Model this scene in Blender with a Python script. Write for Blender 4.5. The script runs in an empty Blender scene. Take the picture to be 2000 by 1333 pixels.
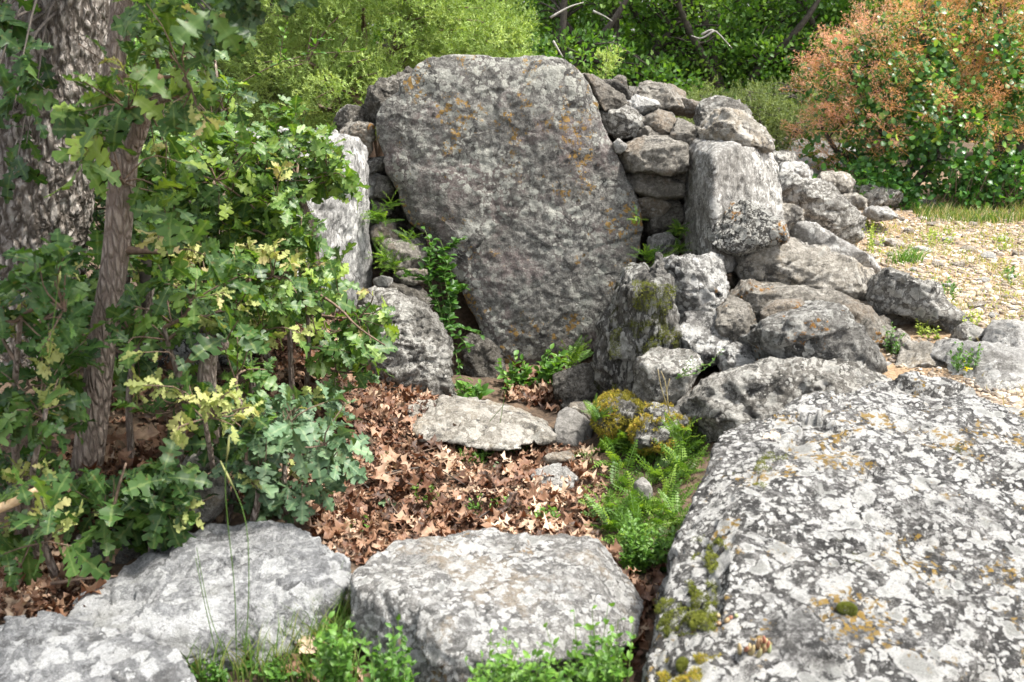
import bpy, bmesh, math, random
import numpy as np
from mathutils import Vector, Matrix
# ---------------------------------------------------------------- camera, sky, sun, exposure
random.seed(5); RNG = np.random.default_rng(5)
scene = bpy.context.scene
COL = scene.collection
CAMZ, F, HOR = 1.6, 1944.0, 100.0
PITCH = math.atan((666.5 - HOR) / F)
cd = bpy.data.cameras.new('camera'); cam = bpy.data.objects.new('camera', cd); COL.objects.link(cam)
cd.sensor_width = 36; cd.lens = 36 * F / 2000; cd.clip_start = 0.05; cd.clip_end = 400
cam.location = (0, 0, CAMZ); cam.rotation_euler = (math.pi / 2 - PITCH, 0, 0)
cd.dof.use_dof = True; cd.dof.focus_distance = 5.1; cd.dof.aperture_fstop = 4.5
scene.camera = cam
SUNV = Vector((0.56, -0.04, 1.0)).normalized()
w = bpy.data.worlds.new('World'); scene.world = w; w.use_nodes = True
nt = w.node_tree; bgn = nt.nodes['Background']
sky = nt.nodes.new('ShaderNodeTexSky'); sky.sky_type = 'NISHITA'; sky.sun_disc = False
sky.sun_elevation = math.asin(SUNV.z); sky.sun_rotation = math.atan2(SUNV.x, SUNV.y)
sky.dust_density = 3.0
hs = nt.nodes.new('ShaderNodeHueSaturation'); hs.inputs['Saturation'].default_value = 0.30
nt.links.new(sky.outputs[0], hs.inputs['Color']); nt.links.new(hs.outputs[0], bgn.inputs['Color'])
bgn.inputs['Strength'].default_value = 0.15
sd = bpy.data.lights.new('sun', 'SUN'); so = bpy.data.objects.new('sun', sd); COL.objects.link(so)
sd.energy = 3.2; sd.angle = math.radians(8); sd.color = (1.0, 0.955, 0.88)
so.rotation_euler = SUNV.to_track_quat('Z', 'Y').to_euler()
scene.view_settings.view_transform = 'Standard'; scene.view_settings.look = 'None'
scene.view_settings.gamma = 1; scene.view_settings.exposure = 1.6
scene.cycles.max_bounces = 7; scene.cycles.diffuse_bounces = 3; scene.cycles.glossy_bounces = 2
scene.cycles.transmission_bounces = 3; scene.cycles.transparent_max_bounces = 4
scene.cycles.use_denoising = True

# ---------------------------------------------------------------- projection helpers (a photo position + a distance -> a place)
cp, sp_ = math.cos(PITCH), math.sin(PITCH)
CAM = np.array((0, 0, CAMZ))
def ray(px, py):
    a = (px - 1000) / F; b = (666.5 - py) / F
    return np.array((a, cp + b * sp_, -sp_ + b * cp))
def at(px, py, Y):
    d = ray(px, py); return CAM + d * (Y / d[1])
def onz(px, py, z):
    d = ray(px, py); return CAM + d * ((z - CAMZ) / d[2])
def proj(p):
    v = np.asarray(p) - CAM
    dep = v[..., 1] * cp - v[..., 2] * sp_
    up = v[..., 1] * sp_ + v[..., 2] * cp
    return 1000 + F * v[..., 0] / dep, 666.5 - F * up / dep
def inpoly(x, y, poly):
    c = np.zeros(np.shape(x), bool); n = len(poly)
    for i in range(n):
        x0, y0 = poly[i]; x1, y1 = poly[i - 1]
        if y0 == y1: continue
        m = ((y0 > y) != (y1 > y)) & (x < (x1 - x0) * (y - y0) / (y1 - y0) + x0)
        c ^= m
    return c
def samp(poly, n, rng=RNG):
    P = np.array(poly, float); lo, hi = P.min(0), P.max(0); out = []
    while len(out) < n:
        q = lo + (hi - lo) * rng.random((n * 2, 2))
        out += list(q[inpoly(q[:, 0], q[:, 1], poly)])
    return np.array(out[:n])

# ---------------------------------------------------------------- noise
_perm = np.random.default_rng(1).permutation(256)
_G = np.random.default_rng(2).normal(size=(256, 3)); _G /= np.linalg.norm(_G, axis=1)[:, None]
def pn(p, s=0.0):
    p = np.asarray(p, float) + s * 17.31
    i = np.floor(p).astype(int); f = p - i; u = f * f * f * (f * (f * 6 - 15) + 10)
    r = 0
    for a in (0, 1):
        for b in (0, 1):
            for c in (0, 1):
                h = _perm[(_perm[(_perm[(i[:, 0] + a) & 255] + i[:, 1] + b) & 255] + i[:, 2] + c) & 255]
                g = _G[h]
                dd = g[:, 0] * (f[:, 0] - a) + g[:, 1] * (f[:, 1] - b) + g[:, 2] * (f[:, 2] - c)
                ww = (u[:, 0] if a else 1 - u[:, 0]) * (u[:, 1] if b else 1 - u[:, 1]) * (u[:, 2] if c else 1 - u[:, 2])
                r = r + dd * ww
    return r
def fbm(p, o=4, s=0.0, gain=.5):
    r = 0; a = 1; q = np.asarray(p, float)
    for k in range(o):
        r = r + a * pn(q, s + k); a *= gain; q = q * 2.03
    return r
def vor(p, s=0):
    p = np.asarray(p, float); i = np.floor(p).astype(int)
    best = np.full(len(p), 9e9); sec = best.copy(); bid = np.zeros(len(p), int); bc = np.zeros_like(p)
    rt = np.random.default_rng(77 + int(s)).random((256, 3))
    for a in (-1, 0, 1):
        for b in (-1, 0, 1):
            for c in (-1, 0, 1):
                j = i + (a, b, c)
                h = _perm[(_perm[(_perm[j[:, 0] & 255] + j[:, 1]) & 255] + j[:, 2]) & 255]
                q = j + rt[h]; d = np.linalg.norm(p - q, axis=1)
                m = d < best
                sec = np.where(m, best, np.minimum(sec, d))
                bid = np.where(m, h, bid); bc = np.where(m[:, None], q, bc); best = np.where(m, d, best)
    return best, sec, bid, bc

# ---------------------------------------------------------------- mesh + object helpers
def tag(o, label, cat, group=None, kind=None):
    o['label'] = label; o['category'] = cat
    if group: o['group'] = group
    if kind: o['kind'] = kind
    return o
def rawmesh(name, V, Fc, mats, smooth=True, rnd=None, vein=None):
    me = bpy.data.meshes.new(name)
    V = np.asarray(V, np.float32); me.vertices.add(len(V)); me.vertices.foreach_set('co', V.ravel())
    if isinstance(Fc, np.ndarray):
        k = Fc.shape[1]; n = len(Fc); flat = Fc.ravel(); starts = np.arange(n) * k
    else:
        starts = np.cumsum([0] + [len(f) for f in Fc[:-1]]); flat = np.fromiter((i for f in Fc for i in f), int); n = len(Fc)
    me.loops.add(len(flat)); me.loops.foreach_set('vertex_index', flat.astype(np.int32))
    me.polygons.add(n); me.polygons.foreach_set('loop_start', np.asarray(starts, np.int32))
    me.update(calc_edges=True); me.validate()
    if smooth: me.polygons.foreach_set('use_smooth', np.ones(len(me.polygons), bool))
    if rnd is not None:
        at_ = me.attributes.new('rnd', 'FLOAT', 'POINT'); at_.data.foreach_set('value', np.asarray(rnd, np.float32))
    if vein is not None:
        av = me.attributes.new('vein', 'FLOAT', 'POINT'); av.data.foreach_set('value', np.asarray(vein, np.float32))
    me.materials.append(mats)
    return me
def link(name, me, parent=None, loc=None):
    o = bpy.data.objects.new(name, me); COL.objects.link(o)
    if parent is not None: o.parent = parent
    if loc is not None: o.location = loc
    return o
def empty(name, loc):
    o = bpy.data.objects.new(name, None); COL.objects.link(o); o.location = tuple(loc); o.empty_display_size = .1
    return o
class Acc:
    "collects tubes and loose faces for one mesh"
    def __init__(s): s.V = []; s.F = []; s.R = []; s.n = 0
    def add(s, V, Fc, r=0.5):
        V = np.asarray(V, float); s.V.append(V); s.F += [tuple(int(i) + s.n for i in f) for f in Fc]
        s.R.append(np.full(len(V), r)); s.n += len(V)
    def tube(s, P, R, k=6, cap=True, r=.5, wob=0):
        P = np.asarray(P, float); R = np.broadcast_to(np.asarray(R, float), (len(P),))
        T = np.gradient(P, axis=0); T /= np.linalg.norm(T, axis=1)[:, None] + 1e-9
        u = np.cross(T[0], (0.31, 0.95, 0.1)); u /= np.linalg.norm(u) + 1e-9; V = []
        ang = np.linspace(0, 2 * math.pi, k, endpoint=False)
        for p, t, q in zip(P, T, R):
            u = u - t * u.dot(t); u /= np.linalg.norm(u) + 1e-9; v = np.cross(t, u)
            rr = q * (1 + wob * (np.random.default_rng(int(abs(p[0] * 1e4)) % 99991).random(k) - .5)) if wob else q
            V.append(p + (np.outer(np.cos(ang) * rr, u) + np.outer(np.sin(ang) * rr, v)))
        V = np.vstack(V); Fc = []
        for i in range(len(P) - 1):
            for j in range(k):
                a = i * k + j; b = i * k + (j + 1) % k
                Fc.append((a, b, b + k, a + k))
        if cap: Fc.append(tuple(range((len(P) - 1) * k, len(P) * k))); Fc.append(tuple(range(k - 1, -1, -1)))
        s.add(V, Fc, r)
    def build(s, name, mat, parent=None, base=None, smooth=True):
        V = np.vstack(s.V)
        if base is not None: V = V - np.asarray(base)
        return link(name, rawmesh(name, V, s.F, mat, smooth, np.concatenate(s.R)), parent)
def spline(P, n):
    P = np.asarray(P, float); m = len(P); Q = np.vstack([2 * P[0] - P[1], P, 2 * P[-1] - P[-2]])
    out = []
    for t in np.linspace(0, m - 1 - 1e-6, n):
        i = int(t); f = t - i; a, b, c, d = Q[i:i + 4]
        out.append(.5 * ((2 * b) + (-a + c) * f + (2 * a - 5 * b + 4 * c - d) * f * f + (-a + 3 * b - 3 * c + d) * f ** 3))
    return np.array(out)

# templates: x across, y along, z normal
def leaf_template(half, fold=.25, droop=.25, wave=0.05, seed=0, jit=0.0):
    rg = np.random.default_rng(seed); H = np.array(half, float); n = len(H)
    ts = np.maximum.accumulate(np.convolve(np.pad(H[:, 1], 1, 'edge'), [1 / 3] * 3, 'valid')); ts[0] = 0; ts[-1] = H[-1, 1]
    out = []
    for sgn in (-1, 1):
        h = H.copy(); h[1:-1] += rg.normal(size=(n - 2, 2)) * jit; out.append(np.column_stack([sgn * h[:, 0], h[:, 1]]))
    mid = np.column_stack([np.zeros(n), ts])
    V = np.vstack([mid, out[0], out[1]])
    z = fold * np.abs(V[:, 0]) - droop * V[:, 1] ** 2 + wave * np.sin(V[:, 1] * 13 + rg.random() * 6) * np.abs(V[:, 0]) * 3
    V = np.column_stack([V, z]); Fc = []
    for i in range(n - 1):
        Fc.append((i, i + 1, n + i + 1, n + i)); Fc.append((i + 1, i, 2 * n + i, 2 * n + i + 1))
    return V, np.array(Fc)
OAKH = [(0.012, 0), (0.015, .09), (.07, .14), (.13, .20), (.12, .25), (.07, .27), (.10, .33), (.22, .40), (.235, .46), (.17, .49), (.11, .50),
        (.15, .56), (.29, .64), (.31, .70), (.24, .73), (.14, .71), (.18, .78), (.26, .86), (.24, .92), (.14, .90), (.12, .96), (.06, 1.0), (0, 1.01)]
OAKL = [(.01, 0), (.05, .15), (.14, .23), (.07, .28), (.24, .44), (.11, .5), (.31, .68), (.14, .72), (.26, .89), (.1, .93), (0, 1)]
OVAL = [(.01, 0), (.16, .15), (.27, .38), (.26, .62), (.14, .86), (0, 1)]
ROUND = [(.02, 0), (.03, .18), (.30, .30), (.42, .58), (.30, .88), (0, .98)]
def jitter_half(H, a, seed):
    rg = np.random.default_rng(seed); H = np.array(H); H[1:-1, 0] *= 1 + a * rg.normal(size=len(H) - 2); return H
T_OAK = [leaf_template(jitter_half(OAKH, .12, k), .10 + .14 * k / 3, .1 + .12 * k, .08, k, .012) for k in range(5)]
T_OAKL = [leaf_template(jitter_half(OAKL, .15, k), .2 + .15 * k, .2 * k, .12, k, .02) for k in range(4)]
T_DRY = [leaf_template(jitter_half(OAKL, .2, 9 + k), .22 + .16 * (k % 3), -.25 + .22 * k, .30, k, .03) for k in range(5)]
T_OVAL = [leaf_template(OVAL, .3, .2 + .2 * k, .05, k, .01) for k in range(2)]
T_ROUND = [leaf_template(ROUND, .2, .1 + .1 * k, .05, k, .01) for k in range(3)]
T_MINI = [(np.array([(0, 0, 0), (-.28, .35, .08), (.28, .38, .06), (-.24, .75, .02), (.25, .72, .04), (0, 1, -.06), (0, .5, -.04)], float),
           np.array([(0, 6, 1, 1), (0, 2, 6, 6), (1, 6, 3, 3), (2, 4, 6, 6), (3, 6, 5, 5), (6, 4, 5, 5)])[:, :3])]
def norm(a): return a / (np.linalg.norm(a, axis=-1, keepdims=True) + 1e-9)
def instances(name, Ts, pos, d, n, scale, rnd, mat, parent=None, base=None, wid=None):
    "leaf instances merged into one mesh (the foliage part of one plant)"
    pos = np.asarray(pos, float); N = len(pos)
    d = norm(np.asarray(d, float)); x = norm(np.cross(d, n)); nn = np.cross(x, d)
    scale = np.broadcast_to(np.asarray(scale, float), (N,)); rnd = np.broadcast_to(np.asarray(rnd, float), (N,))
    wid = np.ones(N) if wid is None else np.broadcast_to(wid, (N,))
    pick = np.random.default_rng(len(name) + N).integers(0, len(Ts), N)
    V = []; Fc = []; R = []; W_ = []; off = 0
    for k, (tv, tf) in enumerate(Ts):
        ix = np.nonzero(pick == k)[0]
        if not len(ix): continue
        A = (x[ix][:, None, :] * (tv[None, :, 0:1] * wid[ix][:, None, None]) + d[ix][:, None, :] * tv[None, :, 1:2] + nn[ix][:, None, :] * tv[None, :, 2:3])
        A = A * scale[ix][:, None, None] + pos[ix][:, None, :]
        V.append(A.reshape(-1, 3)); R.append(np.repeat(rnd[ix], len(tv))); W_.append(np.tile(np.abs(tv[:, 0]) < 1e-6, len(ix)))
        Fc.append((tf[None] + (np.arange(len(ix)) * len(tv))[:, None, None] + off).reshape(-1, tf.shape[1])); off += len(ix) * len(tv)
    V = np.vstack(V)
    if base is not None: V = V - np.asarray(base)
    return link(name, rawmesh(name, V, np.vstack(Fc), mat, True, np.concatenate(R), np.concatenate(W_)), parent)
def rdirs(n, up=0.0, rng=RNG):
    v = rng.normal(size=(n, 3)); v = norm(v); v[:, 2] += up; return norm(v)

# ---------------------------------------------------------------- materials
class NT:
    def __init__(s, name):
        s.m = bpy.data.materials.new(name); s.m.use_nodes = True; s.t = s.m.node_tree; s.b = s.t.nodes['Principled BSDF']; s.out = s.t.nodes['Material Output']
    def n(s, typ, **kw):
        o = s.t.nodes.new('ShaderNode' + typ)
        for k, v in kw.items(): setattr(o, k, v)
        return o
    def l(s, a, b): s.t.links.new(a, b)
    def setin(s, node, key, v):
        if hasattr(v, 'is_linked') or hasattr(v, 'links'): s.l(v, node.inputs[key])
        else: node.inputs[key].default_value = v
    def math(s, op, a, b=0.0, c=0.0, clamp=False):
        o = s.n('Math', operation=op, use_clamp=clamp)
        s.setin(o, 0, a); s.setin(o, 1, b)
        if op in ('MULTIPLY_ADD', 'SMOOTH_MIN'): s.setin(o, 2, c)
        return o.outputs[0]
    def noise(s, vec, sc, det=4, rough=.55, dist=0.0, lac=2.0):
        o = s.n('TexNoise'); s.l(vec, o.inputs['Vector']); o.inputs['Scale'].default_value = sc; o.inputs['Detail'].default_value = det
        o.inputs['Roughness'].default_value = rough; o.inputs['Distortion'].default_value = dist; return o.outputs['Fac'], o.outputs['Color']
    def vor(s, vec, sc, feature='F1', rnd=1.0):
        o = s.n('TexVoronoi', feature=feature); s.l(vec, o.inputs['Vector']); o.inputs['Scale'].default_value = sc; o.inputs['Randomness'].default_value = rnd
        return o.outputs['Distance'], (o.outputs['Color'] if feature == 'F1' else None)
    def step(s, x, lo, hi, a=0.0, b=1.0):
        o = s.n('MapRange', interpolation_type='SMOOTHSTEP'); s.setin(o, 0, x); s.setin(o, 1, lo); s.setin(o, 2, hi); s.setin(o, 3, a); s.setin(o, 4, b); return o.outputs[0]
    def mix(s, f, a, b, blend='MIX'):
        o = s.n('Mix', data_type='RGBA', blend_type=blend, clamp_factor=True)
        s.setin(o, 0, f)
        for k, v in ((6, a), (7, b)):
            if isinstance(v, tuple): o.inputs[k].default_value = (*v, 1) if len(v) == 3 else v
            else: s.l(v, o.inputs[k])
        return o.outputs[2]
    def sep(s, c):
        o = s.n('SeparateColor'); s.l(c, o.inputs[0]); return o.outputs
    def coords(s, stretch=None):
        tc = s.n('TexCoord'); oi = s.n('ObjectInfo'); mu = s.n('VectorMath', operation='MULTIPLY_ADD')
        s.l(tc.outputs['Object'], mu.inputs[0]); mu.inputs[1].default_value = stretch or (1, 1, 1)
        sc = s.n('VectorMath', operation='SCALE'); sc.inputs[0].default_value = (13.7, 31.1, 7.9); s.l(oi.outputs['Random'], sc.inputs['Scale'])
        s.l(sc.outputs[0], mu.inputs[2]); return mu.outputs[0]
    def warp(s, vec, sc, amt):
        f, c = s.noise(vec, sc, 3); o = s.n('VectorMath', operation='MULTIPLY_ADD'); s.l(c, o.inputs[0]); o.inputs[1].default_value = (amt,) * 3; s.l(vec, o.inputs[2]); return o.outputs[0]
    def bump(s, h, strength, dist, prev=None):
        o = s.n('Bump'); o.inputs['Strength'].default_value = strength; o.inputs['Distance'].default_value = dist; s.l(h, o.inputs['Height'])
        if prev: s.l(prev, o.inputs['Normal'])
        return o.outputs[0]

def rock_mat(name, base=(.25, .24, .225), base2=(.36, .345, .32), white=.5, wcol=(.62, .61, .58), wsc=22., dark=.35, dcol=(.05, .048, .045), orange=.1,
             ocol=(.42, .20, .035), moss=0., mcol=(.085, .09, .012), tint=None, stretch=None, pits=.5, bumps=1., crack=.25, bloom=.6, speck=1., osc=44.):
    """weathered limestone: two tones of stone, dark crust, pale rounded lichen patches, ochre lichen, pits, hairline cracks"""
    s = NT(name); P = s.coords(stretch); W = s.warp(P, 9, .05); W2 = s.warp(W, 45, .022)
    n1, _ = s.noise(P, 3.2, 8, .65); n2, _ = s.noise(W, 15, 10, .72); n3, _ = s.noise(P, 80, 6, .8); n4, _ = s.noise(P, 210, 3, .8)
    nd, _ = s.noise(W, 7, 10, .78); nb, _ = s.noise(W, 30, 10, .85); nf, _ = s.noise(P, 62, 8, .8)
    c = s.mix(s.step(n1, .44, .56), base, base2)
    c = s.mix(s.step(nb, .46, .55), tuple(v * .72 for v in base), c)
    if tint: c = s.mix(s.step(s.noise(P, 3.1, 6, .7)[0], .50, .60, 0, .7), c, tint)
    c = s.mix(s.math('MULTIPLY', s.step(nb, .52, .58), bloom), c, tuple(v * .8 for v in wcol))
    dk = s.step(nd, .60 - .16 * dark, .63 - .15 * dark)
    c = s.mix(s.math('MULTIPLY', dk, .85), c, dcol)
    c = s.mix(s.step(nf, .53, .57, 0, .55 * bloom), c, tuple(v * .92 for v in wcol)); c = s.mix(s.step(nf, .42, .45, .5, 0), c, tuple(v * .42 for v in base))
    lf, _ = s.noise(P, 1.7, 3, .6); c = s.mix(s.step(lf, .40, .50, .42, 0), c, s.mix(1.0, c, (.55, .53, .51), 'MULTIPLY'))
    # round lichen patches at three sizes, each cell present or not
    dens = s.step(s.noise(P, 3.0, 5, .7)[0], .60 - .32 * white, .66 - .26 * white); masks = []; cores = []
    for k, (sc_, keep, rad) in enumerate(((wsc, .25 + .6 * white, .62), (wsc * 2.4, .25 + .6 * white, .66), (wsc * .45, .08 + .34 * white, .55))):
        d, col = s.vor(W2, sc_); sp = s.sep(col)
        r = s.math('MULTIPLY_ADD', sp[1], rad, .12) if False else s.math('ADD', s.math('MULTIPLY', sp[1], rad), .12)
        edge = s.math('ADD', s.math('SUBTRACT', r, d), s.math('MULTIPLY', s.math('SUBTRACT', n3, .5), .9))
        cores.append(s.math('MULTIPLY', s.step(edge, .18, .30), s.step(sp[2], .55, .6)))
        masks.append(s.math('MULTIPLY', s.step(edge, 0, .05), s.step(sp[0], 1 - keep, 1.001 - keep + .02)))
    m = s.math('MAXIMUM', masks[0], s.math('MAXIMUM', masks[1], masks[2]))
    m = s.math('MULTIPLY', m, dens)
    wc = s.mix(s.step(n3, .40, .60), tuple(v * f for v, f in zip(wcol, (.80, .80, .78))), wcol)
    wc = s.mix(s.math('MULTIPLY', s.math('MAXIMUM', cores[0], cores[2]), .6), wc, (.28, .28, .255))
    c = s.mix(s.math('MULTIPLY', m, .97), c, wc); c = s.mix(s.math('MULTIPLY', s.step(nd, .395, .42, 1, 0), .9 * min(1, dark * 2)), c, dcol)
    sk = s.step(n3, .60 - .02 * dark, .64)
    c = s.mix(s.math('MULTIPLY', sk, .75 * speck), c, dcol)
    c = s.mix(s.step(n4, .40, .60, .22, 0), c, tuple(v * .5 for v in base))
    if orange > 0:
        d, col = s.vor(W2, osc); sp = s.sep(col)
        e = s.math('SUBTRACT', s.math('MULTIPLY', sp[1], .75), d)
        om = s.math('MULTIPLY', s.step(s.math('ADD', e, s.math('MULTIPLY', s.math('SUBTRACT', n3, .5), 1.6)), -.02, .06), s.step(s.noise(P, 4.2, 6, .7)[0], .60 - .20 * orange, .64 - .17 * orange))
        c = s.mix(s.math('MULTIPLY', om, .9), c, s.mix(sp[2], ocol, tuple(v * .62 for v in ocol)))
    if moss > 0:
        mm = s.step(s.noise(P, 7, 8, .75)[0], .66 - .3 * moss, .69 - .27 * moss)
        c = s.mix(s.math('MULTIPLY', mm, .9), c, s.mix(n3, mcol, tuple(v * .45 for v in mcol)))
    cd_, _ = s.vor(s.warp(P, 5, .35), 2.6, 'DISTANCE_TO_EDGE')
    ck = s.math('MULTIPLY', s.step(cd_, .0, .012, 1, 0), s.step(n1, .52, .57))
    c = s.mix(s.math('MULTIPLY', ck, crack), c, (.03, .028, .025))
    s.l(c, s.b.inputs['Base Color']); s.b.inputs['Roughness'].default_value = .93; s.b.inputs['Specular IOR Level'].default_value = .25
    pd, _ = s.vor(W2, 60.); pit = s.step(pd, .05, .35)
    h = s.math('ADD', n2, s.math('MULTIPLY', nb, .7)); h = s.math('ADD', h, s.math('MULTIPLY', n3, .7)); h = s.math('ADD', h, s.math('MULTIPLY', nf, .6)); h = s.math('ADD', h, s.math('MULTIPLY', pit, .20 * pits)); h = s.math('ADD', h, s.math('MULTIPLY', n4, .22))
    h = s.math('ADD', h, s.math('MULTIPLY', m, .08)); h = s.math('SUBTRACT', h, s.math('MULTIPLY', ck, .3))
    s.l(s.bump(h, min(1, 1.0 * bumps), .034), s.b.inputs['Normal']); return s.m

def ramp_mat(name, stops, rough=.5, trans=.35, tcol=None, spec=.4, vein=None, bump=0):
    "leaf-like material: the colour varies from leaf to leaf; light passes through"
    s = NT(name); a = s.n('Attribute', attribute_name='rnd'); r = s.n('ValToRGB'); s.l(a.outputs['Fac'], r.inputs[0])
    e = r.color_ramp.elements
    while len(e) < len(stops): e.new(.5)
    for k, (p, c) in enumerate(stops): e[k].position = p; e[k].color = (*c, 1)
    P = s.coords(); n, _ = s.noise(P, 30, 3); c = s.mix(s.step(n, .3, .7, 0, .35), r.outputs[0], (.55, .6, .45), 'MULTIPLY')
    if vein:
        av = s.n('Attribute', attribute_name='vein'); c = s.mix(s.step(av.outputs['Fac'], .80, .93, 0, .32), c, vein)
        c = s.mix(s.step(s.noise(P, 55, 4, .7)[0], .60, .66, 0, .55), c, (.16, .11, .04))
    s.l(c, s.b.inputs['Base Color']); s.b.inputs['Roughness'].default_value = rough; s.b.inputs['Specular IOR Level'].default_value = spec
    if bump:
        s.l(s.bump(s.noise(P, bump, 3)[0], .5, .01), s.b.inputs['Normal'])
    if trans:
        t = s.n('BsdfTranslucent'); tm = s.mix(1.0, c, tcol or (1.5, 1.5, .5), 'MULTIPLY'); s.l(tm, t.inputs['Color'])
        mx = s.n('MixShader'); mx.inputs[0].default_value = trans; s.l(s.b.outputs[0], mx.inputs[1]); s.l(t.outputs[0], mx.inputs[2]); s.l(mx.outputs[0], s.out.inputs['Surface'])
    return s.m
def bark_mat(name, a, b, crackc=(.03, .027, .024), sc=(26, 26, 7), lich=0.0):
    s = NT(name); P = s.coords(sc); W = s.warp(P, 1.5, .5)
    d, _ = s.vor(W, 1., 'DISTANCE_TO_EDGE'); n, _ = s.noise(W, 3, 8, .7); c = s.mix(s.step(n, .35, .65), a, b)
    if lich: c = s.mix(s.step(s.noise(P, .8, 5, .7)[0], .62, .68, 0, lich), c, (.42, .44, .38))
    c = s.mix(s.step(d, .02, .22, .85, 0), c, crackc); s.l(c, s.b.inputs['Base Color']); s.b.inputs['Roughness'].default_value = .95; s.b.inputs['Specular IOR Level'].default_value = .15
    h = s.math('ADD', s.step(d, 0, .3), s.math('MULTIPLY', n, .6)); s.l(s.bump(h, .9, .018), s.b.inputs['Normal']); return s.m
def plain_mat(name, a, b, sc=20, rough=.9, bump=.5):
    s = NT(name); P = s.coords(); n, _ = s.noise(P, sc, 6, .65); s.l(s.mix(s.step(n, .35, .65), a, b), s.b.inputs['Base Color'])
    s.b.inputs['Roughness'].default_value = rough; s.l(s.bump(n, bump, .01), s.b.inputs['Normal']); return s.m

M = {}
M['grey'] = rock_mat('grey_limestone', (.22, .21, .19), (.33, .315, .285), white=.5, wcol=(.62, .61, .57), dark=.34, orange=.10)
M['slab'] = rock_mat('back_slab_stone', (.235, .225, .207), (.40, .385, .355), white=.50, wcol=(.62, .62, .56), wsc=21, dark=.30, dcol=(.075, .07, .068), orange=.34, ocol=(.50, .30, .08), tint=(.29, .225, .215), bloom=.6)
M['wall'] = rock_mat('wall_stone', (.30, .275, .235), (.43, .40, .345), white=.3, wcol=(.64, .60, .53), dark=.20, orange=.03, tint=(.36, .28, .20))
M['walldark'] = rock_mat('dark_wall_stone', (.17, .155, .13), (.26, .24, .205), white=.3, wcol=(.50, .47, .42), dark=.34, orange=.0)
M['pale'] = rock_mat('pale_limestone', (.48, .465, .435), (.62, .60, .56), white=.6, wcol=(.80, .79, .76), wsc=12, dark=.16, orange=.0)
M['pile'] = rock_mat('pile_stone', (.27, .255, .225), (.42, .395, .35), white=.60, wcol=(.72, .70, .65), dark=.34, orange=.0)
M['pileb'] = rock_mat('white_and_grey_stone', (.30, .29, .27), (.46, .445, .41), white=.75, wcol=(.78, .77, .74), wsc=15, dark=.42, dcol=(.06, .058, .055), orange=.06)
M['cream'] = rock_mat('cream_limestone', (.42, .385, .325), (.60, .55, .47), white=.5, wcol=(.76, .72, .65), wsc=12, dark=.40, dcol=(.09, .085, .08), orange=.0, tint=(.52, .43, .31))
M['streak'] = rock_mat('streaked_stone', (.27, .258, .235), (.41, .395, .365), white=.5, dark=.22, orange=.0, stretch=(1.1, 1.1, .85), wcol=(.62, .61, .58), bumps=.7)
M['streakpale'] = rock_mat('pale_streaked_stone', (.36, .355, .34), (.50, .49, .47), white=.4, dark=.20, orange=.0, stretch=(1.15, 1.15, .8), wcol=(.68, .67, .65), bumps=.7)
M['lichen'] = rock_mat('lichen_boulder_stone', (.14, .135, .128), (.25, .24, .225), white=.85, wcol=(.78, .77, .745), wsc=23, dark=.56, dcol=(.035, .034, .033), orange=.34, ocol=(.44, .28, .06), osc=60., moss=.05, bloom=.6)
M['speckled'] = rock_mat('white_speckled_stone', (.14, .132, .12), (.22, .21, .19), white=.9, wcol=(.66, .65, .60), wsc=46, dark=.46, dcol=(.045, .044, .043), orange=.12, bloom=.4)
M['front'] = rock_mat('front_stone', (.30, .292, .278), (.45, .43, .395), white=.70, wcol=(.82, .81, .79), wsc=26, dark=.22, dcol=(.08, .078, .075), orange=.04, ocol=(.38, .26, .13), tint=(.52, .43, .32))
M['frontblue'] = rock_mat('front_pale_stone', (.36, .365, .37), (.50, .50, .495), white=.62, wcol=(.78, .785, .785), wsc=9, dark=.34, dcol=(.10, .10, .10), orange=.0)
M['mossy'] = rock_mat('mossy_stone', (.17, .16, .142), (.28, .26, .23), white=.5, wcol=(.58, .57, .53), dark=.5, orange=.0, moss=.36, stretch=(1.2, 1.2, .35))
M['brownish'] = rock_mat('buff_stone', (.40, .34, .27), (.54, .46, .36), white=.2, dark=.12, orange=.05)
M['plainstone'] = rock_mat('smooth_grey_stone', (.20, .19, .175), (.25, .24, .222), white=.05, dark=.05, orange=.0, pits=.2, bumps=.4, bloom=.1, speck=.3)
M['whitestone'] = rock_mat('white_stone', (.62, .60, .56), (.72, .70, .66), white=.3, wcol=(.78, .77, .74), dark=.0, orange=.0, speck=.2)
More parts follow.
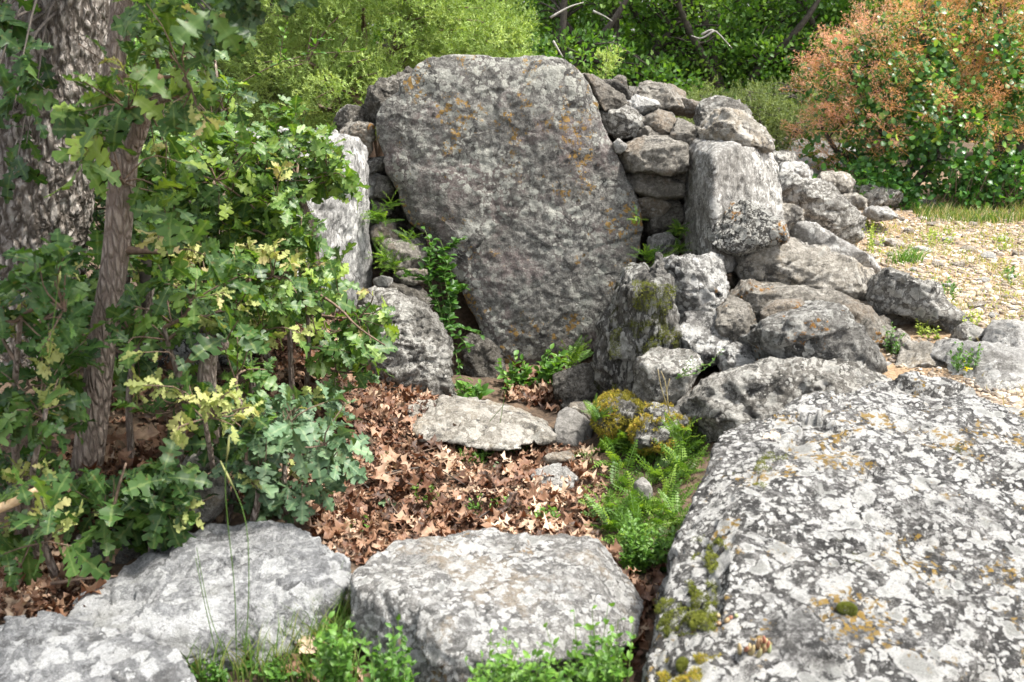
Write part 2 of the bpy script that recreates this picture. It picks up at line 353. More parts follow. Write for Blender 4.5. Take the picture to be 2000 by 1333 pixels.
# ---------------------------------------------------------------- the ground
_cp = []
for px, py, z in [(900, 1000, 0), (1000, 900, 0), (1000, 800, 0), (1050, 735, 0), (760, 1000, .02), (1130, 1000, 0), (1270, 1100, .02), (760, 900, .03), (600, 1250, .06), (1000, 1333, .03),
                  (1250, 1250, .0), (600, 1450, .04), (1000, 1600, .04), (640, 900, .10), (640, 790, .24), (500, 720, .36), (300, 740, .36), (60, 760, .38), (170, 930, .28), (100, 1130, .08),
                  (0, 1250, .04), (430, 980, .10), (300, 1250, .03), (300, 1400, .0), (1900, 720, .35), (1950, 560, .35), (1800, 450, .36), (2000, 420, .36), (1900, 640, .35), (1750, 520, .36)]:
    _cp.append(onz(px, py, z))
_cp += [np.array(v, float) for v in [(-1.0, 5.0, .42), (-1.1, 4.5, .42), (-2.5, 4.5, .42), (-3, 3, .3), (-3, 8, .4), (-1, 1.2, .0), (1, 1.2, .0), (3, 1.2, .3), (-3, 1.2, .05),
        (.72, 2.5, 0), (1.3, 2.6, .12), (1.6, 3.2, .25), (2, 2.5, .28), (2.6, 2.4, .3), (.55, 3.8, .02), (.50, 4.4, .0), (.9, 3.9, .2), (1.15, 4.2, .3), (.85, 4.4, .2), (.8, 4.9, .3),
        (1.0, 5.0, .42), (1.4, 4.6, .36), (1.7, 4.0, .33), (.55, 3.2, 0), (.5, 4.9, 0), (-.5, 4.6, .05), (-.3, 4.95, 0), (.3, 4.95, 0), (-1.0, 5.7, .60), (-.5, 5.7, .62), (0, 5.7, .62), (.7, 5.8, .62),
        (1.1, 5.8, .58), (1.5, 6.3, .5), (3, 9, .36), (5, 9, .36), (3, 14, .42), (0, 9, .48), (0, 14, .5), (-4, 9, .5), (-5, 14, .6), (0, 30, 1.0), (-20, 30, 1.2), (20, 30, .9), (20, 10, .4), (-20, 10, .6), (0, 80, 3), (-60, 80, 3), (60, 80, 3)]]
_cp = np.array(_cp)
def gz_(x, y, rough=True):
    x = np.atleast_1d(np.asarray(x, float)); y = np.atleast_1d(np.asarray(y, float)); out = np.empty(len(x))
    for i in range(0, len(x), 20000):
        a = x[i:i + 20000, None] - _cp[None, :, 0]; b = y[i:i + 20000, None] - _cp[None, :, 1]
        wt = 1 / (a * a + b * b + .012) ** 1.8; out[i:i + 20000] = (wt * _cp[None, :, 2]).sum(1) / wt.sum(1)
    if rough:
        q = np.column_stack([x, y, np.zeros(len(x))]); out = out + .03 * fbm(q * 2.2, 4) + .010 * fbm(q * 14, 2, 3)
    return out
gx = np.sort(np.concatenate([np.linspace(-3.2, 4.2, 330), -3.2 - np.geomspace(.08, 110, 30), 4.2 + np.geomspace(.08, 110, 30)]))
gy = np.sort(np.concatenate([np.linspace(1.2, 7.5, 300), 7.5 + np.geomspace(.05, 150, 70), 1.2 - np.geomspace(.08, 12, 10)]))
XX, YY = np.meshgrid(gx, gy); ZZ = gz_(XX.ravel(), YY.ravel()); ZG = ZZ.reshape(XX.shape)
def gz(x, y):
    "height of the ground sheet itself"
    x = np.atleast_1d(np.asarray(x, float)); y = np.atleast_1d(np.asarray(y, float)); i = np.clip(np.searchsorted(gx, x) - 1, 0, len(gx) - 2); j = np.clip(np.searchsorted(gy, y) - 1, 0, len(gy) - 2)
    u = np.clip((x - gx[i]) / (gx[i + 1] - gx[i]), 0, 1); v = np.clip((y - gy[j]) / (gy[j + 1] - gy[j]), 0, 1)
    return (ZG[j, i] * (1 - u) + ZG[j, i + 1] * u) * (1 - v) + (ZG[j + 1, i] * (1 - u) + ZG[j + 1, i + 1] * u) * v
_ys = np.geomspace(1.2, 60, 700)
def onground(px, py, lift=0.0):
    d = ray(px, py); pts = CAM + d[None] * (_ys / d[1])[:, None]
    g = gz(pts[:, 0], pts[:, 1]); h = pts[:, 2] - g; i = max(1, int(np.argmax(h <= 0))); f = h[i - 1] / (h[i - 1] - h[i] + 1e-12); p = pts[i - 1] + (pts[i] - pts[i - 1]) * min(max(f, 0), 1)
    return np.array((p[0], p[1], gz(p[0], p[1])[0] + lift))
nx, ny = len(gx), len(gy); I = (np.arange(ny - 1)[:, None] * nx + np.arange(nx - 1)[None]).ravel()
gm = NT('ground_soil'); P_ = gm.coords(); at_ = gm.n('Attribute', attribute_name='rnd')
n_, _ = gm.noise(P_, 18, 8, .7); vd, vc = gm.vor(gm.warp(P_, 30, .02), 42); sv = gm.sep(vc)
soil = gm.mix(gm.step(n_, .35, .65), (.055, .036, .022), (.12, .08, .05))
peb = gm.mix(sv[0], (.16, .115, .07), (.36, .28, .19)); peb = gm.mix(gm.step(vd, .25, .5), peb, (.22, .15, .09))
peb = gm.mix(gm.step(gm.noise(P_, 2.5, 5, .6)[0], .5, .62, 0, .6), peb, (.26, .17, .09))
gm.l(gm.mix(at_.outputs['Fac'], soil, peb), gm.b.inputs['Base Color']); gm.b.inputs['Roughness'].default_value = .97
gm.l(gm.bump(gm.math('ADD', n_, gm.math('MULTIPLY', vd, -.6)), .8, .02), gm.b.inputs['Normal'])
def smooth01(x): x = np.clip(x, 0, 1); return x * x * (3 - 2 * x)
gw = smooth01((XX - 1.0 + .25 * (YY < 4) * 0) / .5) * smooth01((11.5 - YY) / 2)
ground = link('ground', rawmesh('ground', np.column_stack([XX.ravel(), YY.ravel(), ZZ]), np.column_stack([I, I + 1, I + nx + 1, I + nx]), gm.m, True, gw.ravel())); ground['kind'] = 'structure'

# ---------------------------------------------------------------- stones
def carve(V, Fc, vox, seed, size, rough=1., strata=0., smooth=2, fa=1.):
    me = bpy.data.meshes.new('t'); me.from_pydata([tuple(v) for v in V], [], Fc); me.update()
    o = bpy.data.objects.new('t', me); COL.objects.link(o)
    m = o.modifiers.new('r', 'REMESH'); m.mode = 'VOXEL'; m.voxel_size = vox
    k = o.modifiers.new('s', 'SMOOTH'); k.factor = .5; k.iterations = smooth
    dg = bpy.context.evaluated_depsgraph_get(); me2 = bpy.data.meshes.new_from_object(o.evaluated_get(dg))
    bpy.data.objects.remove(o); bpy.data.meshes.remove(me)
    n = len(me2.vertices); co = np.empty(n * 3, np.float32); me2.vertices.foreach_get('co', co); co = co.reshape(-1, 3).astype(float)
    no = np.empty(n * 3, np.float32); me2.vertices.foreach_get('normal', no); no = no.reshape(-1, 3)
    ctr = co.mean(0); rc = np.random.default_rng(int(seed) + 900); lo0, hi0 = co.min(0), co.max(0)
    for k_ in range(int(10 * min(fa, 1.2)) if fa > .7 else 0):
        g = norm(rc.normal(size=3)); s_ = (co - ctr) @ g; hi = np.quantile(s_, rc.uniform(.86, .965)); ov = np.clip(s_ - hi, 0, None); co = co - (ov * .86)[:, None] * g
    lo1, hi1 = co.min(0), co.max(0); co = lo0 + (co - lo1) * (hi0 - lo0) / (hi1 - lo1 + 1e-9)
    q = co + seed * 3.77
    d = .026 * size * fbm(q * 2.2 / size, 3, seed) * rough
    w_ = q + .10 * size * np.column_stack([fbm(q * 3 / size, 2, 5), fbm(q * 3 / size, 2, 6), fbm(q * 3 / size, 2, 7)])
    for fr, am, gr in ((3.6, .040, .10), (8.5, .019, .05), (19, .0055, .0)):
        f1, f2, idd, c = vor(w_ * fr / size, seed + fr); g = norm(np.random.default_rng(int(fr * 10)).normal(size=(256, 3)))[idd]
        d += ((w_ * fr / size - c) * g).sum(1) * am * size * rough * fa
        if gr: d -= np.clip(.07 - (f2 - f1), 0, .07) * gr * size * rough * fa
    fs = min(1, size / .30)
    d += .009 * (1 - np.abs(fbm(q * 7, 5, seed + 1, .62)) * 2) * rough * fs + .008 * fbm(q * 24, 3, seed + 2, .6) * rough * fs
    pt, _, pid, _ = vor(q * 17, seed + 5); d -= .012 * np.clip(.36 - pt, 0, 1) * 3 * (pid % 3 == 0) * rough * fs
    ly = q @ np.array((.12, .2, .97)) * 34 + 1.5 * fbm(q * 5, 3, 4); d += .0045 * rough * fs * pn(np.column_stack([ly, q[:, 0] * 3, q[:, 1] * 3]), 8)
    if strata:
        zz = q[:, 2] * 26 + 2.2 * fbm(q * 4, 3, 3); st = np.abs(zz - np.floor(zz) - .5) * 2; layer = pn(np.column_stack([np.floor(zz) * 7.3, q[:, 0] * 3, q[:, 1] * 3]))
        d += strata * (.012 * layer - .010 * np.clip(st - .72, 0, 1) * 3)
    co = co + no * d[:, None]
    me2.vertices.foreach_set('co', co.astype(np.float32).ravel()); me2.update()
    return me2, co
_seed = [1]
STONES = {}
def finish(name, label, cat, V, Fc, mat, vox, rough, strata, group, key, smooth=2, seed=None, fa=1.):
    _seed[0] += 1; V = np.asarray(V); ext = V.max(0) - V.min(0); size = float(np.sort(ext)[1] * .6 + np.sort(ext)[2] * .4)
    vox = vox or max(.005, min(.014, size / 50))
    me, co = carve(V, Fc, vox, seed if seed is not None else _seed[0], size, rough, strata, smooth, fa)
    base = np.array([co[:, 0].mean(), co[:, 1].mean(), co[:, 2].min()])
    me.vertices.foreach_set('co', (co - base).astype(np.float32).ravel())
    me.polygons.foreach_set('use_smooth', np.ones(len(me.polygons), bool)); me.update(); me.name = name
    me.materials.clear(); me.materials.append(M[mat])
    o = link(name, me, None, tuple(base)); tag(o, label, cat, group)
    if key: STONES[key] = o
    return o
def stone(label, pts, Y, d=.3, lean=.3, yaw=0., b=.05, mat='pile', name='stone', cat='stone', group=None, rough=1., strata=0., vox=None, key=None, tb=None, smooth=2, sharp=False, fa=1.):
    "a stone from the outline of its visible face, the distance of its foot, how far the face leans back and how thick the stone is"
    P = np.array(pts, float); low = P[np.argmax(P[:, 1])]; q0 = at(low[0], low[1], Y); cx = at(P[:, 0].mean(), P[:, 1].mean(), Y)[0]
    pts3 = []
    for px, py in P:
        D = ray(px, py); t = (Y + lean * (CAMZ - q0[2]) + yaw * (0 - cx)) / (D[1] - lean * D[2] - yaw * D[0]); pts3.append(CAM + t * D)
    O = np.array(pts3); c = O.mean(0); n = norm(np.array((yaw, -1.0, lean)))
    bd = norm(c - CAM); bd = bd / bd[1]
    if tb is not None: bd = np.array((bd[0] * tb[0], 1, tb[1]))
    L = [(.62, -b), (.88, -.62 * b), (1.0, 0), (.99, .45 * d), (.72, d)]
    if sharp: L = [(.86, -b), (.97, -.75 * b), (1.0, 0), (1.0, .6 * d), (.9, d)]; smooth = 0
    V = []
    for k, (s_, off) in enumerate(L):
        q = c + (O - c) * s_
        q = q + (-n * off if off < 0 else bd * off)
        V.append(q)
    V = np.vstack(V); m = len(O); Fc = []
    for k in range(4):
        for i in range(m):
            j = (i + 1) % m; Fc.append((k * m + i, k * m + j, (k + 1) * m + j, (k + 1) * m + i))
    for ring, flip in ((0, True), (4, False)):
        V = np.vstack([V, V[ring * m:(ring + 1) * m].mean(0)]); ci = len(V) - 1
        for i in range(m):
            j = (i + 1) % m; a, b_ = ring * m + i, ring * m + j; Fc.append((ci, b_, a) if flip else (ci, a, b_))
    bm = bmesh.new(); vs = [bm.verts.new(v) for v in V]
    for f in Fc:
        try: bm.faces.new([vs[i] for i in f])
        except ValueError: pass
    bmesh.ops.recalc_face_normals(bm, faces=bm.faces); bm.verts.index_update()
    V2 = [tuple(v.co) for v in bm.verts]; F2 = [tuple(v.index for v in f.verts) for f in bm.faces]; bm.free()
    return finish(name, label, cat, V2, F2, mat, vox, rough, strata, group, key, smooth, None, fa)
def block(label, pts, d=.3, mat='pile', name='stone', cat='stone', group=None, rough=1., strata=0., vox=None, key=None, back=None, extra=None, smooth=2, bs=.92, fa=1.):
    "a stone as the hull of its visible corners (photo position, distance) and the same corners carried back through its thickness"
    O = np.array([at(*p) for p in pts]); c = O.mean(0); bd = norm(c - CAM); bd = bd / bd[1]
    if back is not None: bd = np.array(back)
    B = c + (O - c) * bs + bd * d
    A = np.vstack([O, B] + ([np.array(extra, float)] if extra is not None else []))
    bm = bmesh.new(); [bm.verts.new(v) for v in A]
    r = bmesh.ops.convex_hull(bm, input=bm.verts); dead = [g for g in r['geom_interior'] if isinstance(g, bmesh.types.BMVert)]
    bmesh.ops.delete(bm, geom=list(set(dead)), context='VERTS'); bmesh.ops.recalc_face_normals(bm, faces=bm.faces); bm.verts.index_update()
    V2 = [tuple(v.co) for v in bm.verts]; F2 = [tuple(v.index for v in f.verts) for f in bm.faces]; bm.free()
    return finish(name, label, cat, V2, F2, mat, vox, rough, strata, group, key, smooth, None, fa)

def HP(px, py, z):
    q = onz(px, py, z); return (px, py, q[1])
GL = 'stones of the drystone wall left of the back slab'; GR = 'stones of the drystone wall right of the back slab'; GP = 'fallen stones heaped on the right'
# back slab and uprights
stone('huge grey back slab speckled with orange lichen, standing at the end of the chamber',
      [(815, 128), (840, 112), (900, 107), (960, 110), (1000, 109), (1060, 105), (1100, 114), (1128, 132), (1150, 162), (1166, 200), (1176, 240), (1200, 290), (1215, 330), (1236, 372), (1250, 410), (1253, 450), (1250, 490), (1235, 530), (1215, 580),
       (1195, 625), (1168, 672), (1140, 695), (1110, 730), (990, 735), (972, 715), (945, 665), (905, 575), (878, 510), (838, 462), (800, 440), (786, 405), (776, 370), (758, 335), (750, 305), (735, 265), (734, 228), (748, 203), (777, 184), (788, 160), (806, 148)],
      5.0, d=.34, lean=.13, b=.05, mat='slab', name='back_slab', cat='standing stone', vox=.009, rough=.6, key='slab', tb=(.6, -.05), fa=.30)
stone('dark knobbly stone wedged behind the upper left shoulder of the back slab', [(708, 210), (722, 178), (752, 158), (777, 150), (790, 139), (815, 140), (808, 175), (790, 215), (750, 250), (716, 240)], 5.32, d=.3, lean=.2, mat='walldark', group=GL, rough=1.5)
block('tall pale streaked upright stone behind the oak leaves on the left', [(560, 262, 4.3), (600, 252, 4.45), (622, 256, 4.55), (640, 268, 4.6), (700, 270, 5.05), (714, 292, 5.12), (706, 322, 5.0), (718, 385, 5.08), (725, 450, 5.10), (728, 600, 5.1), (560, 620, 4.25), (540, 280, 4.2)],
      d=.0, back=(0, 0, 0), bs=1, extra=[at(560, 262, 4.3) + (-.28, .1, 0), at(560, 640, 4.3) + (-.28, .1, 0), at(700, 270, 5.1) + (-.34, .1, -.02), at(728, 600, 5.1) + (-.34, .1, 0)], mat='streakpale', name='upright_stone', cat='standing stone', vox=.011, rough=.9, key='lort', fa=.35)
block('tall grey streaked upright stone on the right side of the chamber', [(1337, 292, 5.25), (1345, 273, 5.3), (1400, 283, 4.9), (1440, 285, 4.9), (1500, 288, 5.15), (1518, 330, 5.15), (1530, 400, 5.1), (1530, 520, 5.1), (1410, 530, 4.72), (1388, 500, 4.72), (1392, 310, 4.78), (1335, 420, 5.22), (1338, 530, 5.2)],
      d=.0, back=(0, 0, 0), bs=1, extra=[at(1345, 273, 5.3) + (.15, .2, -.03), at(1500, 288, 5.15) + (.0, .22, -.03), at(1530, 520, 5.1) + (.0, .2, 0), at(1338, 530, 5.2) + (.1, .2, 0)], mat='streak', name='upright_stone', cat='standing stone', vox=.010, rough=.9, key='rort', fa=.35, smooth=1)
# left drystone wall
Lw = [
 ('knobbly grey stone on top of the left wall, left of the dark one', [(656, 236), (665, 217), (680, 206), (702, 206), (712, 217), (716, 242), (690, 250), (667, 262), (657, 255)], 5.35, .2, 'walldark', .2),
 ('square grey block topping the left wall beside the back slab', [(667, 243), (700, 240), (731, 245), (728, 275), (725, 302), (706, 309), (690, 300), (668, 290)], 5.22, .25, 'wall', .1),
 ('small white stone lying on top of the pale left upright', [(622, 252), (642, 246), (659, 258), (650, 266), (631, 266)], 4.95, .08, 'pale', .4),
 ('thin flat slab in the left wall, below the square block', [(699, 315), (730, 309), (757, 307), (762, 322), (759, 338), (736, 340), (704, 337)], 5.2, .25, 'grey', .1),
 ('white veined stone in the left wall, left of its darker pair', [(706, 341), (738, 341), (742, 360), (740, 378), (725, 388), (708, 378)], 5.18, .22, 'pale', .1),
 ('dark grey wedge stone in the left wall touching the back slab', [(738, 343), (757, 347), (768, 383), (750, 388), (733, 387)], 5.16, .22, 'grey', .1),
 ('dark stone half hidden by small ferns in the left wall', [(718, 390), (759, 391), (764, 418), (740, 428), (721, 424)], 5.2, .2, 'walldark', .1),
 ('roundish stone under the fern tuft in the left wall', [(727, 437), (750, 432), (772, 438), (776, 465), (750, 482), (728, 472)], 5.12, .22, 'wall', .1),
 ('long block in the left wall with fern growing above and below', [(733, 487), (760, 474), (826, 472), (830, 515), (800, 527), (740, 512)], 4.98, .3, 'wall', .2),
 ('flat stone below the long block at the foot of the left wall', [(768, 535), (800, 527), (836, 529), (830, 552), (777, 556)], 4.95, .25, 'wall', .2),
 ('small loose pale stone at the foot of the left wall', [(729, 547), (745, 541), (764, 545), (760, 560), (732, 561)], 4.88, .15, 'pale', .3),
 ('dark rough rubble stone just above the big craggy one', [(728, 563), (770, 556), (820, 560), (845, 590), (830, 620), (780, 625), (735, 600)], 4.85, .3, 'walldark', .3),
]
for lab, pts, Y, d, mt, ln in Lw: stone(lab, pts, Y, d=d, lean=ln, b=.02, mat=mt, group=GL, rough=.8, sharp=True, fa=1.15)
stone('big craggy pale stone with layered face on the left side of the chamber', [(700, 590), (740, 582), (777, 598), (811, 600), (841, 619), (864, 649), (877, 682), (880, 727), (892, 783), (850, 790), (785, 775), (732, 755), (690, 730), (680, 640)],
      4.35, d=.4, lean=.25, b=.07, mat='pile', name='chamber_side_stone', strata=1., vox=.008, rough=1.2, key='L13')
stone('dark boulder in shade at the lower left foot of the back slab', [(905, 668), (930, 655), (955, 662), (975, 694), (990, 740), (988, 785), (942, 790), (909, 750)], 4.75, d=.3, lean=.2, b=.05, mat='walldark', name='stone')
block('flat pale paving slab lying on the chamber floor', [HP(x, y, z) for x, y, z in ((785, 805, .10), (830, 783, .12), (900, 778, .13), (1000, 788, .12), (1060, 803, .11), (1090, 830, .09), (1082, 850, .08), (1060, 868, .07), (1000, 886, .06), (940, 884, .06), (850, 868, .07), (825, 850, .08), (950, 830, .14))],
      d=.0, back=(0, 0, -.22), bs=1.0, mat='cream', name='paving_slab', cat='paving slab', vox=.009, rough=.8, key='floor')
# right drystone wall
Rw = [
 ('jagged stone on top of the right wall against the back slab', [(1140, 148), (1161, 150), (1176, 161), (1212, 189), (1222, 206), (1200, 220), (1180, 215), (1165, 185)], 5.3, .3, 'wall', .3),
 ('long narrow dark stone slanting on top of the right wall', [(1172, 160), (1199, 160), (1234, 184), (1228, 200), (1208, 190)], 5.45, .2, 'walldark', .2),
 ('little upright pointed stone on top of the right wall', [(1193, 162), (1208, 149), (1221, 156), (1227, 182), (1205, 182)], 5.6, .12, 'wall', .1),
 ('small brown stone behind, between the pointed stone and the large tilted block', [(1225, 170), (1247, 171), (1251, 191), (1232, 195)], 5.65, .15, 'walldark', .1),
 ('large tilted block with reddish face crowning the right wall', [(1247, 174), (1266, 161), (1319, 174), (1338, 182), (1334, 205), (1330, 223), (1285, 214), (1262, 200), (1247, 190)], 5.55, .3, 'wall', .2),
 ('brown stone right of the large tilted block', [(1330, 194), (1367, 203), (1370, 216), (1345, 230), (1330, 222)], 5.6, .2, 'brownish', .2),
 ('flat leaning flake on top of the right wall, in front of the tilted block', [(1219, 201), (1244, 192), (1281, 198), (1290, 212), (1259, 222), (1232, 220)], 5.42, .18, 'pale', .6),
 ('broad pale boulder of the right wall, touching the back slab', [(1174, 212), (1217, 208), (1240, 219), (1257, 244), (1244, 264), (1206, 266), (1185, 250)], 5.3, .3, 'pile', .3),
 ('triangular stone in the middle of the right wall', [(1255, 243), (1292, 220), (1313, 224), (1324, 242), (1320, 268), (1300, 272), (1270, 262)], 5.32, .25, 'wall', .2),
 ('stone stacked behind the triangular one in the right wall', [(1240, 222), (1262, 214), (1300, 214), (1318, 228), (1290, 250), (1255, 250)], 5.5, .25, 'pile', .4),
 ('thin wedge stone just over the long block of the right wall', [(1244, 262), (1262, 250), (1300, 268), (1313, 276), (1277, 282), (1240, 282)], 5.28, .2, 'wall', .1),
 ('upright dark stone between the right wall and the capped upright', [(1311, 262), (1324, 236), (1366, 259), (1362, 274), (1343, 282), (1338, 295), (1311, 285)], 5.2, .25, 'wall', .2),
 ('small bright white stone in a gap of the right wall', [(1197, 281), (1208, 272), (1222, 284), (1219, 294), (1206, 302)], 5.14, .08, 'whitestone', .1),
 ('long heavy block bridging the right wall below the rubble', [(1210, 298), (1229, 282), (1277, 275), (1339, 280), (1342, 310), (1338, 336), (1300, 337), (1240, 333), (1214, 327)], 5.08, .35, 'wall', .1),
 ('slanting flat stone under the long block in the right wall', [(1222, 340), (1244, 336), (1300, 346), (1318, 352), (1330, 371), (1313, 392), (1281, 386), (1243, 368)], 5.14, .3, 'wall', .15),
 ('small square stone under the right end of the long block', [(1315, 340), (1337, 338), (1336, 362), (1319, 364)], 5.2, .2, 'wall', .1),
 ('lumpy brown stone low in the right wall beside the back slab', [(1244, 388), (1277, 383), (1300, 401), (1298, 424), (1275, 432), (1247, 418)], 5.18, .25, 'brownish', .1),
 ('angular brown stone low in the right wall beside the tall upright', [(1298, 395), (1335, 395), (1334, 424), (1318, 446), (1300, 454), (1266, 445), (1290, 425)], 5.2, .25, 'walldark', .1),
 ('lowest pale stone of the right wall among green moss', [(1268, 462), (1304, 457), (1322, 472), (1318, 498), (1281, 500), (1266, 485)], 5.1, .2, 'pale', .2),
]
def grow(pts, f):
    q = np.array(pts, float); m_ = q.mean(0); return [tuple(v) for v in m_ + (q - m_) * f]
for lab, pts, Y, d, mt, ln in Rw: stone(lab, grow(pts, 1.08), Y, d=d, lean=ln, b=.025, mat=mt, group=GR, rough=.85, sharp=True, fa=1.15)
# dark fill stones behind both walls
stone('dark rubble packed behind the left wall', [(690, 330), (790, 310), (830, 470), (800, 620), (700, 600), (680, 450)], 5.35, d=.3, lean=.1, b=.01, mat='walldark', name='rubble_fill', cat='rubble', rough=1.6, vox=.02)
stone('dark rubble packed behind the right wall', [(1170, 240), (1250, 215), (1350, 250), (1360, 400), (1340, 560), (1230, 560), (1230, 400)], 5.48, d=.3, lean=.1, b=.01, mat='walldark', name='rubble_fill', cat='rubble', rough=1.6, vox=.02)
# stones capping the right upright
stone('dark lichened capstone lying furthest back on the right upright', [(1365, 235), (1372, 208), (1388, 195), (1412, 190), (1448, 204), (1466, 217), (1470, 245), (1420, 250), (1372, 255)], 5.35, d=.3, lean=.3, b=.05, mat='pile', group=GR)
stone('pale broken capstone on the front edge of the right upright', [(1372, 262), (1384, 235), (1420, 215), (1462, 222), (1480, 238), (1497, 255), (1507, 290), (1480, 298), (1430, 292), (1385, 280)], 5.02, d=.35, lean=.75, b=.05, mat='cream', group=GR, strata=.8)
# heap on the right
P = lambda lab, pts, Y, d, ln, mt, b=.10, **k: stone(lab, pts, Y, d=d, lean=ln * .6, b=b, mat=mt, group=GP, name='boulder', cat='boulder', **k)
P('layered dark boulder behind the heap, near the gravel', [(1522, 350), (1545, 342), (1567, 345), (1582, 360), (1631, 367), (1665, 405), (1686, 435), (1686, 468), (1665, 482), (1612, 470), (1567, 450), (1534, 420)], 6.3, .5, .5, 'pile', strata=1)
P('small boulder leaning on the foot of the right upright, right of the speckled one', [(1500, 408), (1540, 403), (1565, 412), (1562, 442), (1535, 456), (1500, 440)], 5.3, .3, .4, 'cream')
P('white block split by a dark crack at the edge of the gravel', [(1528, 478), (1545, 450), (1565, 430), (1600, 440), (1650, 475), (1690, 505), (1703, 528), (1640, 530), (1560, 510)], 5.2, .4, .7, 'pale', rough=.6, b=.05, sharp=True)
P('dark rounded boulder speckled white, in front of the right upright', [(1384, 465), (1400, 427), (1430, 401), (1460, 394), (1492, 410), (1532, 440), (1534, 468), (1500, 485), (1440, 500), (1395, 495)], 4.72, .35, .4, 'speckled')
P('long pale boulder with brown stains topping the heap', [(1430, 520), (1442, 480), (1470, 466), (1520, 462), (1600, 486), (1640, 500), (1700, 528), (1745, 558), (1750, 582), (1725, 605), (1700, 618), (1660, 600), (1560, 575), (1500, 562), (1445, 558)], 4.68, .5, .7, 'cream', vox=.010)
P('grey boulder hollow beneath, at the right end of the heap', [(1706, 560), (1712, 535), (1760, 528), (1812, 551), (1830, 580), (1852, 600), (1874, 632), (1870, 658), (1842, 654), (1815, 622), (1782, 602), (1748, 594), (1722, 604)], 4.45, .45, .7, 'pile', vox=.009, key='P7', b=.08)
P('brown stone in the dark hollow under the right end of the heap', [(1705, 585), (1740, 575), (1800, 590), (1850, 640), (1838, 662), (1792, 672), (1745, 655), (1715, 620)], 4.62, .2, .1, 'brownish', b=.02)
P('jagged white and grey upright boulder, highest of those beside the mossy slab', [(1272, 545), (1285, 525), (1300, 512), (1340, 503), (1370, 502), (1416, 507), (1424, 560), (1420, 620), (1400, 660), (1320, 660), (1295, 620)], 4.45, .4, .2, 'pileb', b=.05, vox=.009, fa=1.2)
P('long grey boulder curving down across the middle of the heap', [(1404, 600), (1415, 548), (1500, 556), (1600, 574), (1680, 600), (1712, 640), (1742, 668), (1742, 694), (1700, 700), (1600, 690), (1480, 670), (1410, 662)], 4.34, .5, .7, 'wall', vox=.010)
P('brown faced block under the left end of the long grey boulder', [(1402, 612), (1430, 592), (1462, 600), (1472, 640), (1466, 668), (1425, 680), (1405, 655)], 4.18, .3, .2, 'wall', b=.03)
P('lichen covered boulder between the jagged upright and the dark round boulder', [(1318, 655), (1330, 632), (1350, 620), (1405, 618), (1432, 668), (1420, 705), (1385, 716), (1345, 700)], 4.2, .35, .4, 'pileb')
P('low rough stone behind the small white flowers', [(1405, 700), (1420, 684), (1457, 672), (1475, 700), (1470, 735), (1412, 735)], 4.02, .3, .4, 'pileb', b=.05)
P('big dark grey rounded boulder in the middle of the heap', [(1460, 650), (1475, 620), (1520, 610), (1600, 600), (1650, 608), (1682, 640), (1708, 685), (1725, 725), (1690, 740), (1560, 732), (1475, 728), (1458, 700)], 3.98, .5, .5, 'grey', b=.13, vox=.009)
P('small buff stone resting on the dark grey rounded boulder', [(1488, 612), (1500, 598), (1530, 588), (1560, 590), (1575, 610), (1545, 622), (1500, 624)], 4.2, .12, .5, 'brownish', b=.02, rough=.6)
block('square block with pale top beside the mossy slab', [(1238, 770, 3.93), (1242, 712, 3.93), (1260, 688, 4.08), (1335, 688, 4.08), (1356, 702, 4.0), (1330, 730, 3.86), (1250, 722, 3.86), (1320, 790, 3.86), (1250, 800, 3.88)], d=.25, mat='pile', name='boulder', cat='boulder', group=GP, smooth=1)
stone('broad boulder with brown underside, directly behind the huge lichened rock', [(1308, 800), (1318, 757), (1338, 735), (1400, 724), (1450, 712), (1520, 703), (1600, 702), (1670, 712), (1722, 732), (1750, 765), (1740, 830), (1600, 860), (1430, 880), (1372, 865), (1345, 828)],
      3.72, d=.45, lean=.35, b=.15, mat='pile', name='boulder', cat='boulder', group=GP, vox=.0095, rough=1.1)
P('bright white stone wedged beside the crest of the huge lichened rock', [(1716, 715), (1735, 708), (1750, 716), (1752, 740), (1725, 750)], 4.0, .15, .5, 'whitestone', b=.02, rough=.5)
# inner mossy uprights
stone('jagged dark upright slab draped in moss on the right side of the chamber', [(1160, 800), (1163, 720), (1170, 645), (1183, 620), (1196, 606), (1204, 578), (1218, 556), (1235, 542), (1255, 544), (1270, 562), (1282, 535), (1296, 513), (1308, 530), (1316, 600), (1330, 700), (1300, 790), (1240, 810)],
      4.22, d=.32, lean=.12, yaw=-.5, b=.03, mat='mossy', name='mossy_upright', cat='standing stone', vox=.008, rough=1.15, key='mossup')
stone('dark low rock at the foot of the mossy upright, inside the chamber', [(1084, 765), (1086, 737), (1120, 722), (1168, 705), (1180, 760), (1172, 812), (1101, 812)], 4.3, d=.35, lean=.4, b=.05, mat='walldark', name='stone')
stone('smooth grey wedge shaped stone standing on the chamber floor', [(1077, 868), (1090, 816), (1109, 808), (1139, 819), (1160, 836), (1150, 870), (1131, 880)], 3.86, d=.2, lean=.35, b=.02, mat='plainstone', name='stone', rough=.5, sharp=True)
stone('flat topped stone right behind the smooth wedge shaped one', [(1107, 800), (1114, 788), (1145, 786), (1174, 798), (1172, 825), (1139, 835), (1112, 825)], 4.02, d=.2, lean=.7, b=.02, mat='wall', name='stone', rough=.6)
stone('stone thick with yellow moss above the ferns, the left one of two', [(1162, 835), (1168, 800), (1185, 784), (1220, 778), (1248, 776), (1258, 800), (1250, 850), (1200, 862)], 3.80, d=.25, lean=.45, b=.05, mat='mossy', name='mossy_stone', key='mossA')
stone('pale stone with orange brown moss above the ferns, the right one of two', [(1232, 840), (1240, 812), (1268, 797), (1320, 806), (1346, 828), (1345, 850), (1318, 884), (1290, 890), (1252, 878)], 3.62, d=.28, lean=.5, b=.06, mat='grey', name='mossy_stone', key='mossB')
